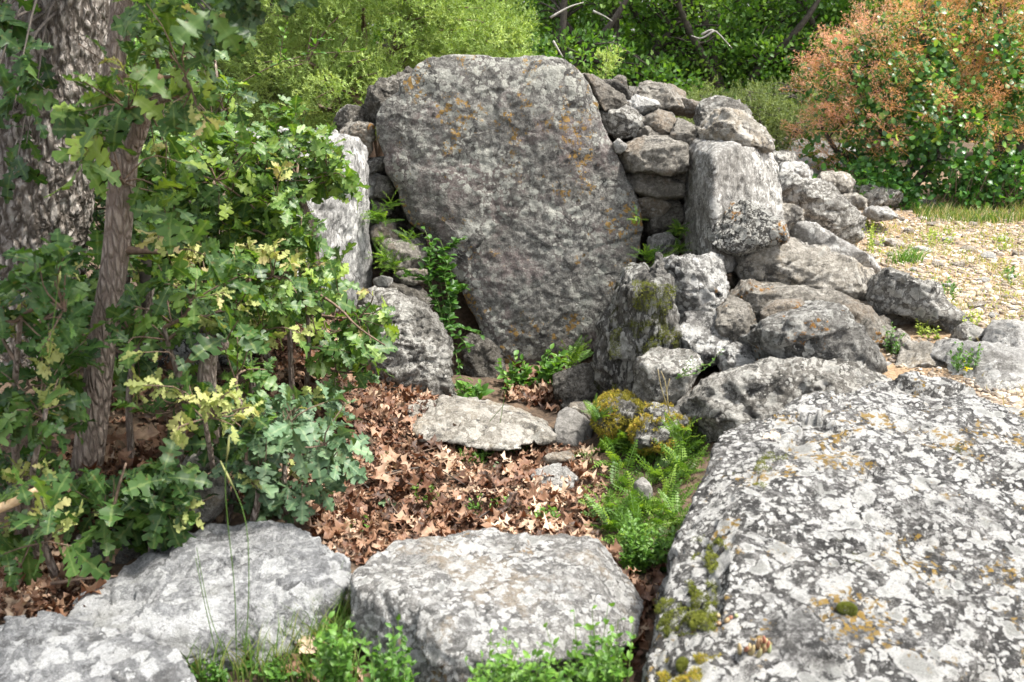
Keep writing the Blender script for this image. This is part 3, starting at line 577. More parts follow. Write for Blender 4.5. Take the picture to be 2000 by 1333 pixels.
stone('small grey stone poking out among the ferns', [(1236, 985), (1240, 952), (1254, 940), (1270, 948), (1276, 985)], 3.28, d=.12, lean=.2, b=.02, mat='plainstone', name='stone', rough=.5)
stone('flat white stone lying in the brown leaves', [(1036, 935), (1058, 914), (1098, 911), (1130, 938), (1122, 956), (1070, 955)], 3.46, d=.12, lean=1.8, b=.02, mat='pale', name='stone', rough=.6)
stone('low tan stone in the leaves just behind the flat white one', [(1052, 905), (1068, 890), (1110, 886), (1125, 900), (1090, 908)], 3.66, d=.1, lean=1.8, b=.02, mat='brownish', name='stone', rough=.6)
# foreground
F1 = [(1742, 722, 3.45), (1700, 742, 3.42), (1600, 790, 3.28), (1500, 817, 3.15), (1425, 838, 3.05), (1395, 862, 2.92), (1365, 945, 2.72), (1340, 1015, 2.56), (1312, 1080, 2.42), (1290, 1155, 2.28), (1270, 1260, 2.10), (1253, 1360, 1.95),
      (1800, 742, 3.45), (1900, 790, 3.30), (2000, 815, 3.2), (2200, 860, 3.1), (2500, 1000, 2.8), (2500, 1500, 1.75), (1500, 1600, 1.55), (1330, 1500, 1.65), (1300, 1300, 1.98), (1450, 1000, 2.40)]
block('huge foreground boulder crusted with white, grey and mustard lichen, filling the lower right', F1, d=0, back=(0, 0, 0), bs=1,
      extra=[at(*p) + np.array((dx, dy, -.5)) for p, dx, dy in ((F1[0], 0, .1), (F1[4], -.02, .0), (F1[8], -.05, 0), (F1[10], -.04, 0), (F1[17], 0, 0), (F1[18], 0, 0), (F1[15], 0, 0), (F1[16], 0, 0))],
      mat='lichen', name='lichen_boulder', cat='boulder', vox=.0092, rough=.95, key='F1', smooth=4, fa=.45)
block('broad grey front stone with pale flat top, centre of the foreground', [(690, 1135, 2.42), (720, 1090, 2.55), (760, 1068, 2.62), (850, 1053, 2.70), (960, 1041, 2.76), (1080, 1047, 2.74), (1200, 1064, 2.66), (1222, 1087, 2.60), (1252, 1130, 2.48), (1269, 1165, 2.38), (1262, 1200, 2.33),
      (700, 1170, 2.30), (780, 1190, 2.22), (850, 1262, 2.06), (950, 1255, 2.07), (1050, 1235, 2.10), (1190, 1205, 2.17), (690, 1250, 2.30), (790, 1330, 2.10), (880, 1350, 2.03), (1000, 1320, 2.08), (1150, 1275, 2.18)],
      d=0, back=(0, 0, 0), bs=1, extra=[at(690, 1135, 2.42) + (0, .1, -.3), at(1080, 1047, 2.74) + (0, 0, -.25), at(1252, 1130, 2.48) + (0, .05, -.3), at(880, 1350, 2.03) + (0, .1, -.1)], mat='front', name='front_stone', cat='boulder', vox=.008, rough=.75, key='F2', fa=.72)
block('bluish grey ledge of rock with a white patch, left of the front stone', [HP(x, y, z) for x, y, z in ((125, 1195, .125), (160, 1150, .14), (220, 1108, .165), (285, 1068, .18), (340, 1047, .19), (430, 1019, .205), (500, 1014, .21), (560, 1020, .21), (640, 1048, .205), (686, 1080, .19), (682, 1120, .18), (655, 1150, .17), (560, 1190, .165), (500, 1235, .14), (430, 1262, .12), (300, 1290, .11), (200, 1290, .11), (610, 1225, .08), (520, 1290, .04), (400, 1250, .15), (600, 1120, .205))],
      d=0, back=(0, 0, 0), bs=1, extra=[onz(430, 1019, .205) + (0, .08, -.3), onz(686, 1080, .19) + (0, 0, -.3), onz(430, 1262, .12) + (0, .1, -.19), onz(125, 1195, .125) + (0, 0, -.19)], mat='frontblue', name='rock_ledge', cat='boulder', vox=.0075, rough=.95, key='F3')
block('rough pale rock running out of the bottom left corner', [HP(x, y, z) for x, y, z in ((-60, 1225, .15), (0, 1208, .16), (60, 1195, .17), (110, 1212, .16), (165, 1240, .15), (260, 1262, .14), (360, 1272, .13), (400, 1330, .10), (300, 1400, .06), (100, 1420, .06), (-80, 1420, .06), (40, 1300, .17))],
      d=0, back=(0, 0, -.25), bs=.97, mat='frontblue', name='rock_ledge', cat='boulder', vox=.008, rough=1.0, key='F4')
stone('smaller grey rock under the oak leaves behind the bluish ledge', [(115, 1105), (140, 1070), (180, 1032), (240, 1035), (285, 1060), (275, 1090), (210, 1130), (150, 1145)], 2.68, d=.15, lean=1.4, b=.03, mat='grey', name='stone', cat='stone')
stone('lichened stone almost buried by oak leaves on the left bank', [(235, 665), (270, 645), (330, 642), (385, 655), (460, 650), (474, 690), (430, 725), (330, 720), (250, 710)], 3.95, d=.3, lean=.3, b=.05, mat='lichen', name='stone')
stone('upright whitish stone under the oak leaves, right of the slim trunk', [(345, 985), (360, 920), (400, 880), (432, 890), (447, 960), (448, 1015), (400, 1025)], 2.85, d=.12, lean=.2, b=.03, mat='cream', name='stone')
# right edge
stone('lumpy pale stone at the gravel edge with black stains', [(1750, 698), (1785, 678), (1822, 688), (1868, 696), (1872, 725), (1856, 748), (1830, 754), (1789, 738), (1760, 720)], 3.95, d=.3, lean=.6, b=.05, mat='cream', name='stone')
stone('broad white bedrock slab lying at the right edge of the gravel', [(1826, 678), (1870, 670), (1950, 683), (2040, 690), (2150, 720), (2150, 800), (2020, 792), (1900, 785), (1880, 762), (1862, 745), (1872, 705)], 3.62, d=.3, lean=2.0, b=.05, mat='pale', name='bedrock_slab', cat='rock', vox=.010)
stone('pale boulder cut by the right edge of the picture', [(1936, 690), (1946, 645), (1968, 631), (2040, 655), (2120, 680), (2120, 730), (1960, 710)], 4.0, d=.35, lean=.9, b=.04, mat='pale', name='stone')
stone('small black and white stone between the gravel boulders', [(1868, 658), (1882, 632), (1927, 654), (1908, 682), (1874, 684)], 4.25, d=.15, lean=.5, b=.03, mat='pile', name='stone')
stone('little pale stone in the hollow under the heap', [(1738, 660), (1752, 645), (1772, 658), (1776, 685), (1745, 694)], 4.2, d=.15, lean=.5, b=.02, mat='cream', name='stone')
stone('flat far bedrock outcrop left of the smoke bush', [(1490, 300), (1520, 290), (1560, 284), (1640, 284), (1675, 292), (1700, 335), (1600, 352), (1510, 350)], 8.8, d=1.2, lean=5., b=.06, mat='pale', name='bedrock_outcrop', cat='rock', vox=.03, rough=1.2)
stone('low layered rock at the foot of the smoke bush', [(1655, 392), (1668, 366), (1700, 360), (1757, 377), (1762, 402), (1710, 410)], 8.0, d=.3, lean=.5, b=.05, mat='pile', name='stone', strata=1)
stone('dark little rock under the smoke bush trunk', [(1785, 400), (1795, 390), (1825, 391), (1832, 410), (1800, 414)], 8.1, d=.15, lean=.5, b=.02, mat='walldark', name='stone')

for pts, Y, lab, mt in (([(1520, 345), (1535, 322), (1568, 320), (1590, 340), (1580, 362), (1540, 366)], 7.3, 'pale stone just behind the capped upright, in front of the far outcrop', 'pale'), ([(1590, 362), (1604, 342), (1640, 340), (1664, 356), (1655, 374), (1610, 378)], 7.5, 'cream stone between the layered dark boulder and the far outcrop', 'cream'),
                        ([(1500, 320), (1515, 300), (1550, 302), (1560, 322), (1530, 332)], 8.0, 'grey stone at the left end of the far outcrop', 'pile'), ([(1630, 398), (1650, 380), (1680, 386), (1690, 404), (1660, 414)], 7.4, 'small pale stone left of the low layered rock', 'cream'), ([(1690, 418), (1704, 408), (1735, 410), (1745, 424), (1712, 430)], 7.0, 'flat pale stone at the far edge of the gravel', 'pale')):
    stone(lab, pts, Y, d=.3, lean=.8, b=.05, mat=mt, fa=1.1)
# ---------------------------------------------------------------- plant materials
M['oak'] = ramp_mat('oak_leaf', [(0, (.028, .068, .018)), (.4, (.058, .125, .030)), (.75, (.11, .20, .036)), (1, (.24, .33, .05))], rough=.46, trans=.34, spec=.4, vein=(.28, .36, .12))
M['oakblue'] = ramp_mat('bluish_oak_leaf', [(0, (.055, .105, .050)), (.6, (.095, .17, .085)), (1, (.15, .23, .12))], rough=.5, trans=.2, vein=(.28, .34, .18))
M['oakdark'] = ramp_mat('shaded_oak_leaf', [(0, (.020, .052, .014)), (.6, (.042, .100, .024)), (1, (.085, .16, .03))], rough=.45, trans=.3, vein=(.14, .22, .06))  # darker copy of the oak leaf, shade put into its colour
M['young'] = ramp_mat('young_oak_leaf', [(0, (.25, .30, .09)), (.6, (.40, .42, .15)), (1, (.48, .38, .20))], rough=.7, trans=.35, tcol=(1.2, 1.2, .6))
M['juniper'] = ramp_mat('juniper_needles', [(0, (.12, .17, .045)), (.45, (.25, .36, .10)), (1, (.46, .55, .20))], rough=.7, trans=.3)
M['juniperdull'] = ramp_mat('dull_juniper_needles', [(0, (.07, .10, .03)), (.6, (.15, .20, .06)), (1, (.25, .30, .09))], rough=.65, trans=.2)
M['wood'] = ramp_mat('woodland_leaf', [(0, (.045, .10, .022)), (.5, (.10, .22, .04)), (1, (.24, .38, .07))], rough=.5, trans=.4)
M['cotinus'] = ramp_mat('smoke_bush_leaf', [(0, (.03, .09, .028)), (.6, (.065, .18, .042)), (.9, (.13, .27, .05)), (1, (.32, .42, .06))], rough=.35, trans=.3)
M['plume'] = ramp_mat('smoke_bush_plume', [(0, (.76, .38, .13)), (.5, (.80, .43, .24)), (1, (.82, .46, .40))], rough=.9, trans=.35, tcol=(1, 1, .9))
M['plumestem'] = plain_mat('smoke_bush_flower_stalk', (.45, .30, .06), (.55, .22, .06))
M['fern'] = ramp_mat('fern_leaf', [(0, (.05, .11, .018)), (.6, (.11, .22, .03)), (1, (.28, .42, .07))], rough=.5, trans=.3)
M['herb'] = ramp_mat('herb_leaf', [(0, (.035, .10, .016)), (.6, (.075, .18, .024)), (1, (.16, .30, .04))], rough=.5, trans=.33)
M['grass'] = ramp_mat('grass_blade', [(0, (.06, .13, .02)), (.6, (.12, .22, .04)), (1, (.35, .33, .14))], rough=.6, trans=.3)
M['straw'] = ramp_mat('dry_grass', [(0, (.35, .28, .14)), (1, (.55, .45, .26))], rough=.8, trans=.2)
M['yellowherb'] = ramp_mat('yellow_green_herb', [(0, (.16, .24, .03)), (.7, (.32, .38, .06)), (1, (.5, .45, .05))], rough=.7, trans=.3)
M['litter'] = ramp_mat('dead_oak_leaf', [(0, (.045, .022, .013)), (.25, (.125, .055, .030)), (.5, (.235, .125, .075)), (.8, (.36, .24, .165)), (1, (.55, .42, .31))], rough=.6, trans=.15, tcol=(1.3, .8, .5), vein=(.22, .12, .07))
M['moss'] = ramp_mat('moss_tuft', [(0, (.07, .07, .01)), (.45, (.22, .20, .022)), (.8, (.46, .38, .05)), (1, (.50, .27, .07))], rough=.9, trans=.1)
M['mossgreen'] = ramp_mat('green_moss_tuft', [(0, (.05, .07, .01)), (.5, (.14, .16, .022)), (1, (.25, .26, .04))], rough=.9, trans=.1)
M['petal'] = ramp_mat('white_petal', [(0, (.7, .7, .66)), (1, (.8, .8, .74))], rough=.7, trans=.2, tcol=(1, 1, 1))
M['bark'] = bark_mat('rugged_oak_bark', (.26, .225, .195), (.42, .39, .36), (.07, .056, .045), (26, 26, 9), .5)
M['barkthin'] = bark_mat('young_oak_bark', (.28, .22, .18), (.42, .35, .30), (.19, .145, .12), (60, 60, 15), .12)
M['twig'] = plain_mat('twig_bark', (.10, .065, .045), (.19, .13, .09), 60)
M['twigdark'] = plain_mat('dark_branch_bark', (.045, .036, .030), (.09, .075, .062), 30)
M['twiggrey'] = plain_mat('grey_dead_wood', (.30, .28, .25), (.42, .40, .36), 40)
M['greenstem'] = plain_mat('green_stem', (.10, .19, .04), (.18, .26, .06), 60)
M['cutwood'] = plain_mat('cut_wood', (.45, .30, .16), (.55, .40, .24), 60)
M['gravel'] = None
def gravel_mat():
    s = NT('gravel_stone'); a = s.n('Attribute', attribute_name='rnd'); P = s.coords(); n, _ = s.noise(P, 60, 5, .6)
    r = s.n('ValToRGB'); s.l(a.outputs['Fac'], r.inputs[0]); e = r.color_ramp.elements; e.new(.3); e.new(.75)
    for k, (p, c) in enumerate([(0, (.12, .10, .085)), (.3, (.26, .205, .15)), (.75, (.40, .33, .25)), (1, (.58, .52, .44))]): e[k].position = p; e[k].color = (*c, 1)
    c = s.mix(s.step(n, .38, .62, 0, .5), r.outputs[0], (.55, .52, .50), 'MULTIPLY'); s.l(c, s.b.inputs['Base Color']); s.b.inputs['Roughness'].default_value = .95
    s.l(s.bump(n, .5, .01), s.b.inputs['Normal']); return s.m
M['gravel'] = gravel_mat()

# ---------------------------------------------------------------- oaks and shrubs
SKEL = {}
def clusters(tips, dirs, size, k=(5, 8), rng=RNG, spread=1.0, up=.7):
    "leaf rosettes at twig ends -> pos, dir, normal, scale, per-leaf shade"
    Ps, D, N, S = [], [], [], []
    for p, d, sz in zip(tips, dirs, size):
        m = rng.integers(*k); d = norm(d)
        for i in range(m):
            a = rng.random() * 2 * math.pi; ax = norm(np.cross(d, (0.2, .3, 1))); ay = np.cross(d, ax)
            rad = math.cos(a) * ax + math.sin(a) * ay; op = rng.uniform(.35, 1.5) * spread
            dd = norm(d * math.cos(op) + rad * math.sin(op) + (0, 0, -.12)); back = rng.random() ** 1.5 * sz * 1.3
            Ps.append(p - d * back); D.append(dd); N.append(norm(np.array((0, -.15, up)) + rng.normal(size=3) * .42 + d * .25)); S.append(sz * rng.uniform(.62, 1.2))
    return np.array(Ps), np.array(D), np.array(N), np.array(S)
def connect(acc, stem, tip, r0, r1, rng, sag=.08):
    "a branch from the nearest sensible place on the stem to the tip; returns the end direction"
    dd = np.linalg.norm(stem - tip, axis=1) + np.where(stem[:, 2] > tip[2] + .02, (stem[:, 2] - tip[2]) * 1.5, 0)
    a = stem[int(np.argmin(dd))]; L = np.linalg.norm(tip - a)
    m = (a + tip) / 2 + rng.normal(size=3) * L * .10 + (0, 0, sag * L)
    P_ = spline([a, m, tip], 6); acc.tube(P_, np.linspace(r0, r1, 6), 4, False, rng.random()); return P_
OPEN = [([(140, 960), (175, 780), (190, 560), (203, 440), (205, 310), (190, 220), (260, 225), (296, 140), (350, 180), (292, 240), (262, 320), (268, 440), (262, 560), (245, 760), (220, 960)], 3.12), ([(280, 655), (330, 640), (400, 650), (440, 660), (430, 720), (300, 715)], 3.9), ([(350, 900), (400, 870), (450, 900), (450, 1010), (370, 1000)], 2.85), ([(60, 40), (200, 40), (180, 200), (110, 300), (60, 480), (10, 480), (40, 250)], 3.6)]
def oak_plant(name, label, cat, stem_px, stem_r, tips, leaf, mat='oak', young=.1, k=(5, 8), seed=1, group=None, bark='barkthin', rnd=(0, 1), tw=(.004, .0016), Ts=None, trunk='trunk', kstem=8, up=.7, branchlevel=True, stub=None):
    rng = np.random.default_rng(seed); stem = [spline(s, 14 if len(s) > 2 else 6) for s in stem_px]
    base = stem[0][0]; root = empty(name, base); tag(root, label, cat, group)
    A = Acc()
    for s, r in zip(stem, stem_r): A.tube(s, np.interp(np.linspace(0, 1, len(s)), np.linspace(0, 1, len(r)), r), kstem, True, .5, .08 if kstem > 6 else 0)
    A.build(trunk, M[bark], root, base)
    sk = np.vstack(stem); B = Acc(); tips = np.asarray(tips); dirs = []
    # intermediate limbs: cluster tips, limb to cluster centre, then twigs
    nc = max(1, len(tips) // 9); cen = tips[rng.choice(len(tips), nc, replace=False)]; own = np.argmin(((tips[:, None] - cen[None]) ** 2).sum(2), 1)
    for c in range(nc):
        tt = tips[own == c]
        if not len(tt): continue
        ctr = tt.mean(0) + (0, .03, -.06); limb = connect(B, sk, ctr, max(stem_r[0][-1] * .45, tw[0] * 1.6) if branchlevel else tw[0], tw[0], rng)
        for t in tt: pass
        for i in np.nonzero(own == c)[0]:
            q = connect(B, limb, tips[i], tw[0] * .8, tw[1], rng, .05); tips_d = norm(q[-1] - q[-2]); dirs.append((i, tips_d))
    B.build('branches', M['twig'], root, base)
    D = np.zeros_like(tips)
    for i, d in dirs: D[i] = d
    sz = leaf * rng.uniform(.75, 1.25, len(tips))
    yg = rng.random(len(tips)) < young
    for nm, sel, mt, kk, sc in (('foliage', ~yg, mat, k, 1), ('young_foliage', yg, 'young', (6, 11), .60)):
        if not sel.any(): continue
        p, d, n, s = clusters(tips[sel], D[sel], sz[sel] * sc, kk, rng, 1.0 if nm == 'foliage' else .8, up if nm == 'foliage' else .3)
        fx, fy = proj(p); bad = np.zeros(len(p), bool)
        for cl, yc in OPEN: bad |= inpoly(fx, fy, cl) & (p[:, 1] < yc) & (rng.random(len(p)) < .82)
        p, d, n, s = p[~bad], d[~bad], n[~bad], s[~bad]
        if not len(p): continue
        instances(nm, Ts or T_OAK, p, d, n, s, rnd[0] + (rnd[1] - rnd[0]) * rng.random(len(p)) ** 1.3, M[mt], root, base, rng.uniform(.8, 1.15, len(p)) * (1 if nm == 'foliage' else .75))
    return root
CLEAR = [([(192, 340), (198, 230), (262, 225), (296, 135), (355, 180), (290, 245), (265, 330), (262, 420), (200, 420)], 3.12), ([(150, 960), (195, 560), (205, 420), (262, 420), (262, 560), (235, 760), (215, 960)], 3.1), ([(255, 660), (300, 640), (400, 640), (480, 660), (480, 720), (290, 725)], 3.9), ([(350, 900), (400, 870), (450, 900), (450, 1010), (370, 1000)], 2.85), ([(50, 60), (150, 60), (120, 330), (30, 460), (60, 230)], 3.6), ([(640, 400), (722, 400), (725, 560), (660, 520)], 4.6)]
def tips_in(poly, n, Y0, Y1, rng, lift=.04):
    q = samp(poly, n, rng); Y = rng.uniform(Y0, Y1, n) if np.isscalar(Y0) else None
    for cl, yc in CLEAR:
        bad = inpoly(q[:, 0], q[:, 1], cl) & (Y < yc) & (rng.random(n) < .88)
        if (~bad).any(): q = q[~bad]; Y = Y[~bad]; n = len(q)
    P_ = np.array([at(a, b, y) for (a, b), y in zip(q, Y)]); g = gz(P_[:, 0], P_[:, 1]); ok = P_[:, 2] > g + lift
    P_[~ok, 2] = g[~ok] + lift + rng.random((~ok).sum()) * .08; return P_
r_ = np.random.default_rng
# the big rugged trunk
def big_trunk():
    c0 = at(30, 760, 3.9); pts = [at(20, 780, 3.85), at(50, 600, 3.85), at(72, 450, 3.85), at(88, 300, 3.85), at(105, 120, 3.85), at(128, -60, 3.85), at(150, -300, 3.85), at(190, -900, 3.9)]
    S_ = spline(pts, 150); k = 150; ang = np.linspace(0, 2 * math.pi, k, endpoint=False); V = []
    r0 = np.interp(np.linspace(0, 1, 150), [0, .08, .2, .5, 1], [.25, .205, .185, .172, .13])
    for i, p in enumerate(S_): V.append(np.column_stack([p[0] + r0[i] * np.cos(ang), p[1] + r0[i] * np.sin(ang), np.full(k, p[2])]))
    V = np.vstack(V); A_ = np.tile(ang, 150); rad = np.column_stack([np.cos(A_), np.sin(A_), np.zeros(len(A_))])
    q = np.column_stack([np.cos(A_) * 7.5, np.sin(A_) * 7.5, V[:, 2] * 19]); q = q + .75 * np.column_stack([fbm(q * 1.4, 3, 1), fbm(q * 1.4, 3, 2), fbm(q * 1.4, 3, 3)])
    f1, f2, idd, _ = vor(q, 3); d = .013 * smooth01((f2 - f1) / .34) + .012 * fbm(q * 2.5, 4, 6) + .006 * (idd % 5) / 5
    V = V + rad * d[:, None]; Fc = []
    idx = (np.arange(149)[:, None] * k + np.arange(k)[None]); nx_ = np.roll(idx, -1, 1); Fc = np.column_stack([idx.ravel(), nx_.ravel(), nx_.ravel() + k, idx.ravel() + k])
    root = empty('oak_tree', pts[0]); tag(root, 'old oak with thick deeply cracked grey bark, cut by the left edge', 'tree')
    limb_ = spline([S_[100], (-1.3, 3.0, 2.9), (-.5, 2.3, 3.1), (.1, 1.9, 3.1)], 14)
    link('trunk', rawmesh('trunk', V - pts[0], Fc, M['bark'], True), root)
    B = Acc(); rng = r_(4); tips = np.vstack([tips_in([(0, 60), (110, 90), (120, 330), (60, 340), (0, 300)], 16, 2.9, 3.5, rng), tips_in([(380, -60), (640, -60), (500, 20), (440, 70), (390, 50)], 14, 2.4, 3.0, rng),
        tips_in([(300, -160), (700, -200), (640, -40), (300, -40)], 14, 2.4, 3.2, rng), tips_in([(-160, 0), (40, 0), (30, 60), (-160, 500)], 16, 3.0, 3.35, rng)])
    dirs = []
    for t in tips:
        a = S_[min(149, int(np.argmin(abs(S_[:, 2] - t[2] - .35))))] + (0, .03, 0); mid = a * .4 + t * .6 + (0, 0, .08); P_ = spline([a, mid, t], 8); B.tube(P_, np.linspace(.007, .002, 8), 5, False); dirs.append(norm(P_[-1] - P_[-2]))
    B.build('branches', M['twigdark'], root, pts[0])
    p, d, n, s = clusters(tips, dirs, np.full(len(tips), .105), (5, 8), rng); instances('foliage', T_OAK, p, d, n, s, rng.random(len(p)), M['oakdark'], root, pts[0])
    LB = Acc(); LB.tube(limb_, np.linspace(.07, .02, 14), 8); LB.build('limb', M['bark'], root, pts[0])
    # unseen upper crown, spread towards the camera to shade thicket and left foreground
    q = np.column_stack([rng.uniform(-3.4, -1.5, 1800), rng.uniform(2.6, 5.6, 1800), rng.uniform(2.75, 3.9, 1800)]); q = np.vstack([q, np.column_stack([rng.uniform(-1.5, .15, 1300), rng.uniform(1.5, 3.4, 1300), rng.uniform(2.6, 3.3, 1300)])]); m = fbm(q * 1.8, 2, 8) > -.08; q = q[m]
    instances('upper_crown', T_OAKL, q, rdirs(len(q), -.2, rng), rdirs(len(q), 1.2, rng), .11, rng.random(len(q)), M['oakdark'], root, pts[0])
big_trunk()
# slim oak in front of it
st = [at(165, 950, 3.0), at(185, 800, 3.0), at(200, 660, 3.02), at(226, 500, 3.05), at(236, 380, 3.05), at(246, 300, 3.05)]
left = [at(240, 330, 3.06), at(214, 250, 3.1), at(222, 140, 3.15), at(236, 40, 3.2), at(240, -80, 3.25), at(250, -200, 3.3)]
stub = [at(240, 330, 3.05), at(270, 262, 3.02), at(286, 205, 3.0), at(304, 150, 2.98)]
stub2 = [at(284, 212, 3.0), at(312, 196, 2.98), at(342, 188, 2.96)]
rr = r_(11)
tp = np.vstack([tips_in([(150, 60), (330, 90), (300, 250), (170, 260), (140, 180)], 13, 2.75, 3.0, rr), tips_in([(60, 200), (190, 200), (200, 330), (80, 340)], 8, 2.6, 2.95, rr), tips_in([(300, 180), (430, 200), (420, 260), (330, 250)], 5, 2.7, 2.9, rr),
    tips_in([(230, 300), (420, 280), (400, 520), (250, 520)], 16, 2.8, 3.3, rr), tips_in([(260, -20), (420, -20), (420, 140), (300, 140)], 14, 2.7, 3.3, rr)])
oak1 = oak_plant('slim_oak', 'slim oak with bare brown trunk and a forked sawn top, before the thick tree', 'tree', [st, left, stub, stub2], [(.052, .046, .040, .042, .038), (.030, .032, .03), (.028, .024, .021), (.014, .012)], tp, .095, 'oak', .18, (4, 7), 12, kstem=14, rnd=(.2, 1))
cap = Acc(); e_ = stub[-1]; cap.tube([e_ + (0, 0, -.002), e_ + (.003, -.001, .006)], [.0215, .020], 12); cap.build('cut_end', M['cutwood'], oak1, st[0])
# suckers
def shrub(label, stems, poly, n, Y0, Y1, leaf, seed, mat='oak', young=.1, rnd=(0, 1), k=(5, 8), name='oak_sucker', cat='oak shrub', extra=None, Ts=None, **kw):
    rng = r_(seed); t = tips_in(poly, n, Y0, Y1, rng)
    if extra: t = np.vstack([t] + [tips_in(p_, m, a, b, rng) for p_, m, a, b in extra])
    S_ = []
    for px, py, Y, px2, py2, Y2 in stems:
        a = at(px, py, Y); a[2] = gz(a[0], a[1])[0] - .02; b = at(px2, py2, Y2); S_.append([a, (a + b) / 2 + rng.normal(size=3) * .03, b])
    return oak_plant(name, label, cat, S_, [(.014, .007)] * len(S_), t, leaf, mat, young, k, seed, 'oak suckers of the thicket', rnd=rnd, kstem=6, Ts=Ts, **kw)
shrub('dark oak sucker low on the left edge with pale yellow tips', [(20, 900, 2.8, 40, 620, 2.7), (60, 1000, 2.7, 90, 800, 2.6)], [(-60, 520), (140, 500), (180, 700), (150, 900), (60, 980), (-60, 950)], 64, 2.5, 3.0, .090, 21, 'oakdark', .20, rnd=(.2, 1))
shrub('oak sucker with yellow young leaves hanging over the corner rock', [(100, 1020, 2.65, 60, 960, 2.5)], [(-40, 930), (150, 900), (170, 1010), (120, 1120), (0, 1130), (-40, 1100)], 20, 2.38, 2.65, .095, 22, 'oak', .48, rnd=(.1, .8))
shrub('dense oak sucker between the slim trunk and the chamber, blue green below', [(330, 900, 3.0, 320, 640, 3.0), (430, 930, 3.0, 470, 780, 2.9), (250, 850, 3.1, 300, 560, 3.2)], [(230, 480), (500, 500), (520, 700), (540, 830), (420, 900), (260, 880), (230, 700)], 85, 2.75, 3.3, .088, 23, 'oak', .14, rnd=(0, .8), extra=[([(60, 500), (240, 480), (240, 760), (120, 840)], 26, 3.1, 3.5)])
shrub('oak sucker smothered in pale yellow new leaves in front of the old stump', [(405, 930, 2.98, 400, 820, 2.75)], [(280, 730), (480, 700), (520, 800), (480, 860), (330, 850), (270, 800)], 14, 2.55, 2.8, .085, 24, 'oak', .75, k=(4, 7), rnd=(.1, .8))
shrub('grey blue oak sucker drooping over the brown leaves at the foot of the thicket', [(560, 930, 3.0, 560, 860, 2.95), (470, 990, 2.85, 480, 900, 2.8)], [(430, 800), (600, 760), (700, 790), (730, 860), (640, 960), (560, 1000), (430, 980)], 62, 2.75, 3.15, .085, 25, 'oakblue', .06)
shrub('low oak sucker spreading dark leaves on top of the bluish ledge', [(300, 1000, 2.75, 320, 960, 2.7)], [(130, 900), (420, 900), (430, 1000), (330, 1020), (150, 1030)], 42, 2.60, 2.85, .095, 26, 'oak', .10, rnd=(0, .6))
shrub('sunlit oak thicket filling the middle left behind the slim trunk', [(420, 640, 3.9, 380, 300, 4.0), (520, 640, 3.9, 470, 330, 4.1), (330, 640, 4.0, 300, 330, 4.1), (560, 620, 3.7, 560, 500, 3.7)], [(250, 300), (400, 230), (480, 230), (560, 300), (600, 430), (650, 520), (650, 600), (520, 620), (300, 620), (240, 450)], 380, 3.5, 4.25, .085, 27, 'oak', .04, rnd=(.25, 1))
shrub('oak shoots leaning into the chamber over the craggy pale stone', [(590, 700, 3.75, 600, 600, 3.7)], [(560, 500), (660, 470), (745, 590), (760, 640), (720, 700), (640, 720), (600, 640)], 34, 3.55, 3.95, .085, 28, 'oak', .12, rnd=(.2, 1), extra=[([(640, 640), (730, 650), (720, 780), (640, 790)], 12, 3.4, 3.7)])
shrub('yellowish oak shoots in the heart of the thicket', [(500, 700, 3.4, 470, 520, 3.4)], [(300, 480), (560, 470), (620, 560), (600, 660), (300, 650)], 56, 3.25, 3.5, .09, 29, 'oak', .5, rnd=(.2, .9), k=(4, 7))
shrub('tall loose oak shrub beyond the thicket with bright upper leaves', [(300, 560, 4.6, 300, 60, 4.7), (430, 560, 4.6, 420, 120, 4.7)], [(220, 40), (400, 60), (470, 200), (470, 320), (250, 350)], 100, 4.2, 4.9, .08, 30, 'oak', .0, rnd=(0, 1))
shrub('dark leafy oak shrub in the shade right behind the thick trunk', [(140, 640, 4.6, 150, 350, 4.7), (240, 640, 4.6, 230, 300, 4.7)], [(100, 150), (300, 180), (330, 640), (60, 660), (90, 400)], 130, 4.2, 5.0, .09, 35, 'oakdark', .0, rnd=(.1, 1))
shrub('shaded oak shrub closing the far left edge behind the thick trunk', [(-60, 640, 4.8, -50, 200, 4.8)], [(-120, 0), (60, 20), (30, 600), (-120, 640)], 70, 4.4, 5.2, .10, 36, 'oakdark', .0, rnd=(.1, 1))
# the little standing oak before the pale upright
rr = r_(33); t3 = np.vstack([tips_in([(500, 230), (560, 200), (620, 240), (690, 320), (690, 370), (600, 380), (520, 330)], 44, 3.75, 4.15, rr), tips_in([(610, 300), (705, 350), (690, 375), (610, 370)], 10, 3.8, 4.0, rr)])
a0 = at(612, 470, 3.95); oak_plant('young_oak', 'young oak with a broken top and bright green crown, in front of the pale upright', 'tree', [[a0 + (0, 0, -.45), a0, at(592, 400, 3.95), at(580, 345, 3.95)], [at(584, 360, 3.95), at(605, 330, 3.93), at(640, 318, 3.9)]], [(.022, .017, .016), (.012, .008)], t3, .078, 'oak', .0, (6, 9), 34, kstem=10, rnd=(.35, 1))
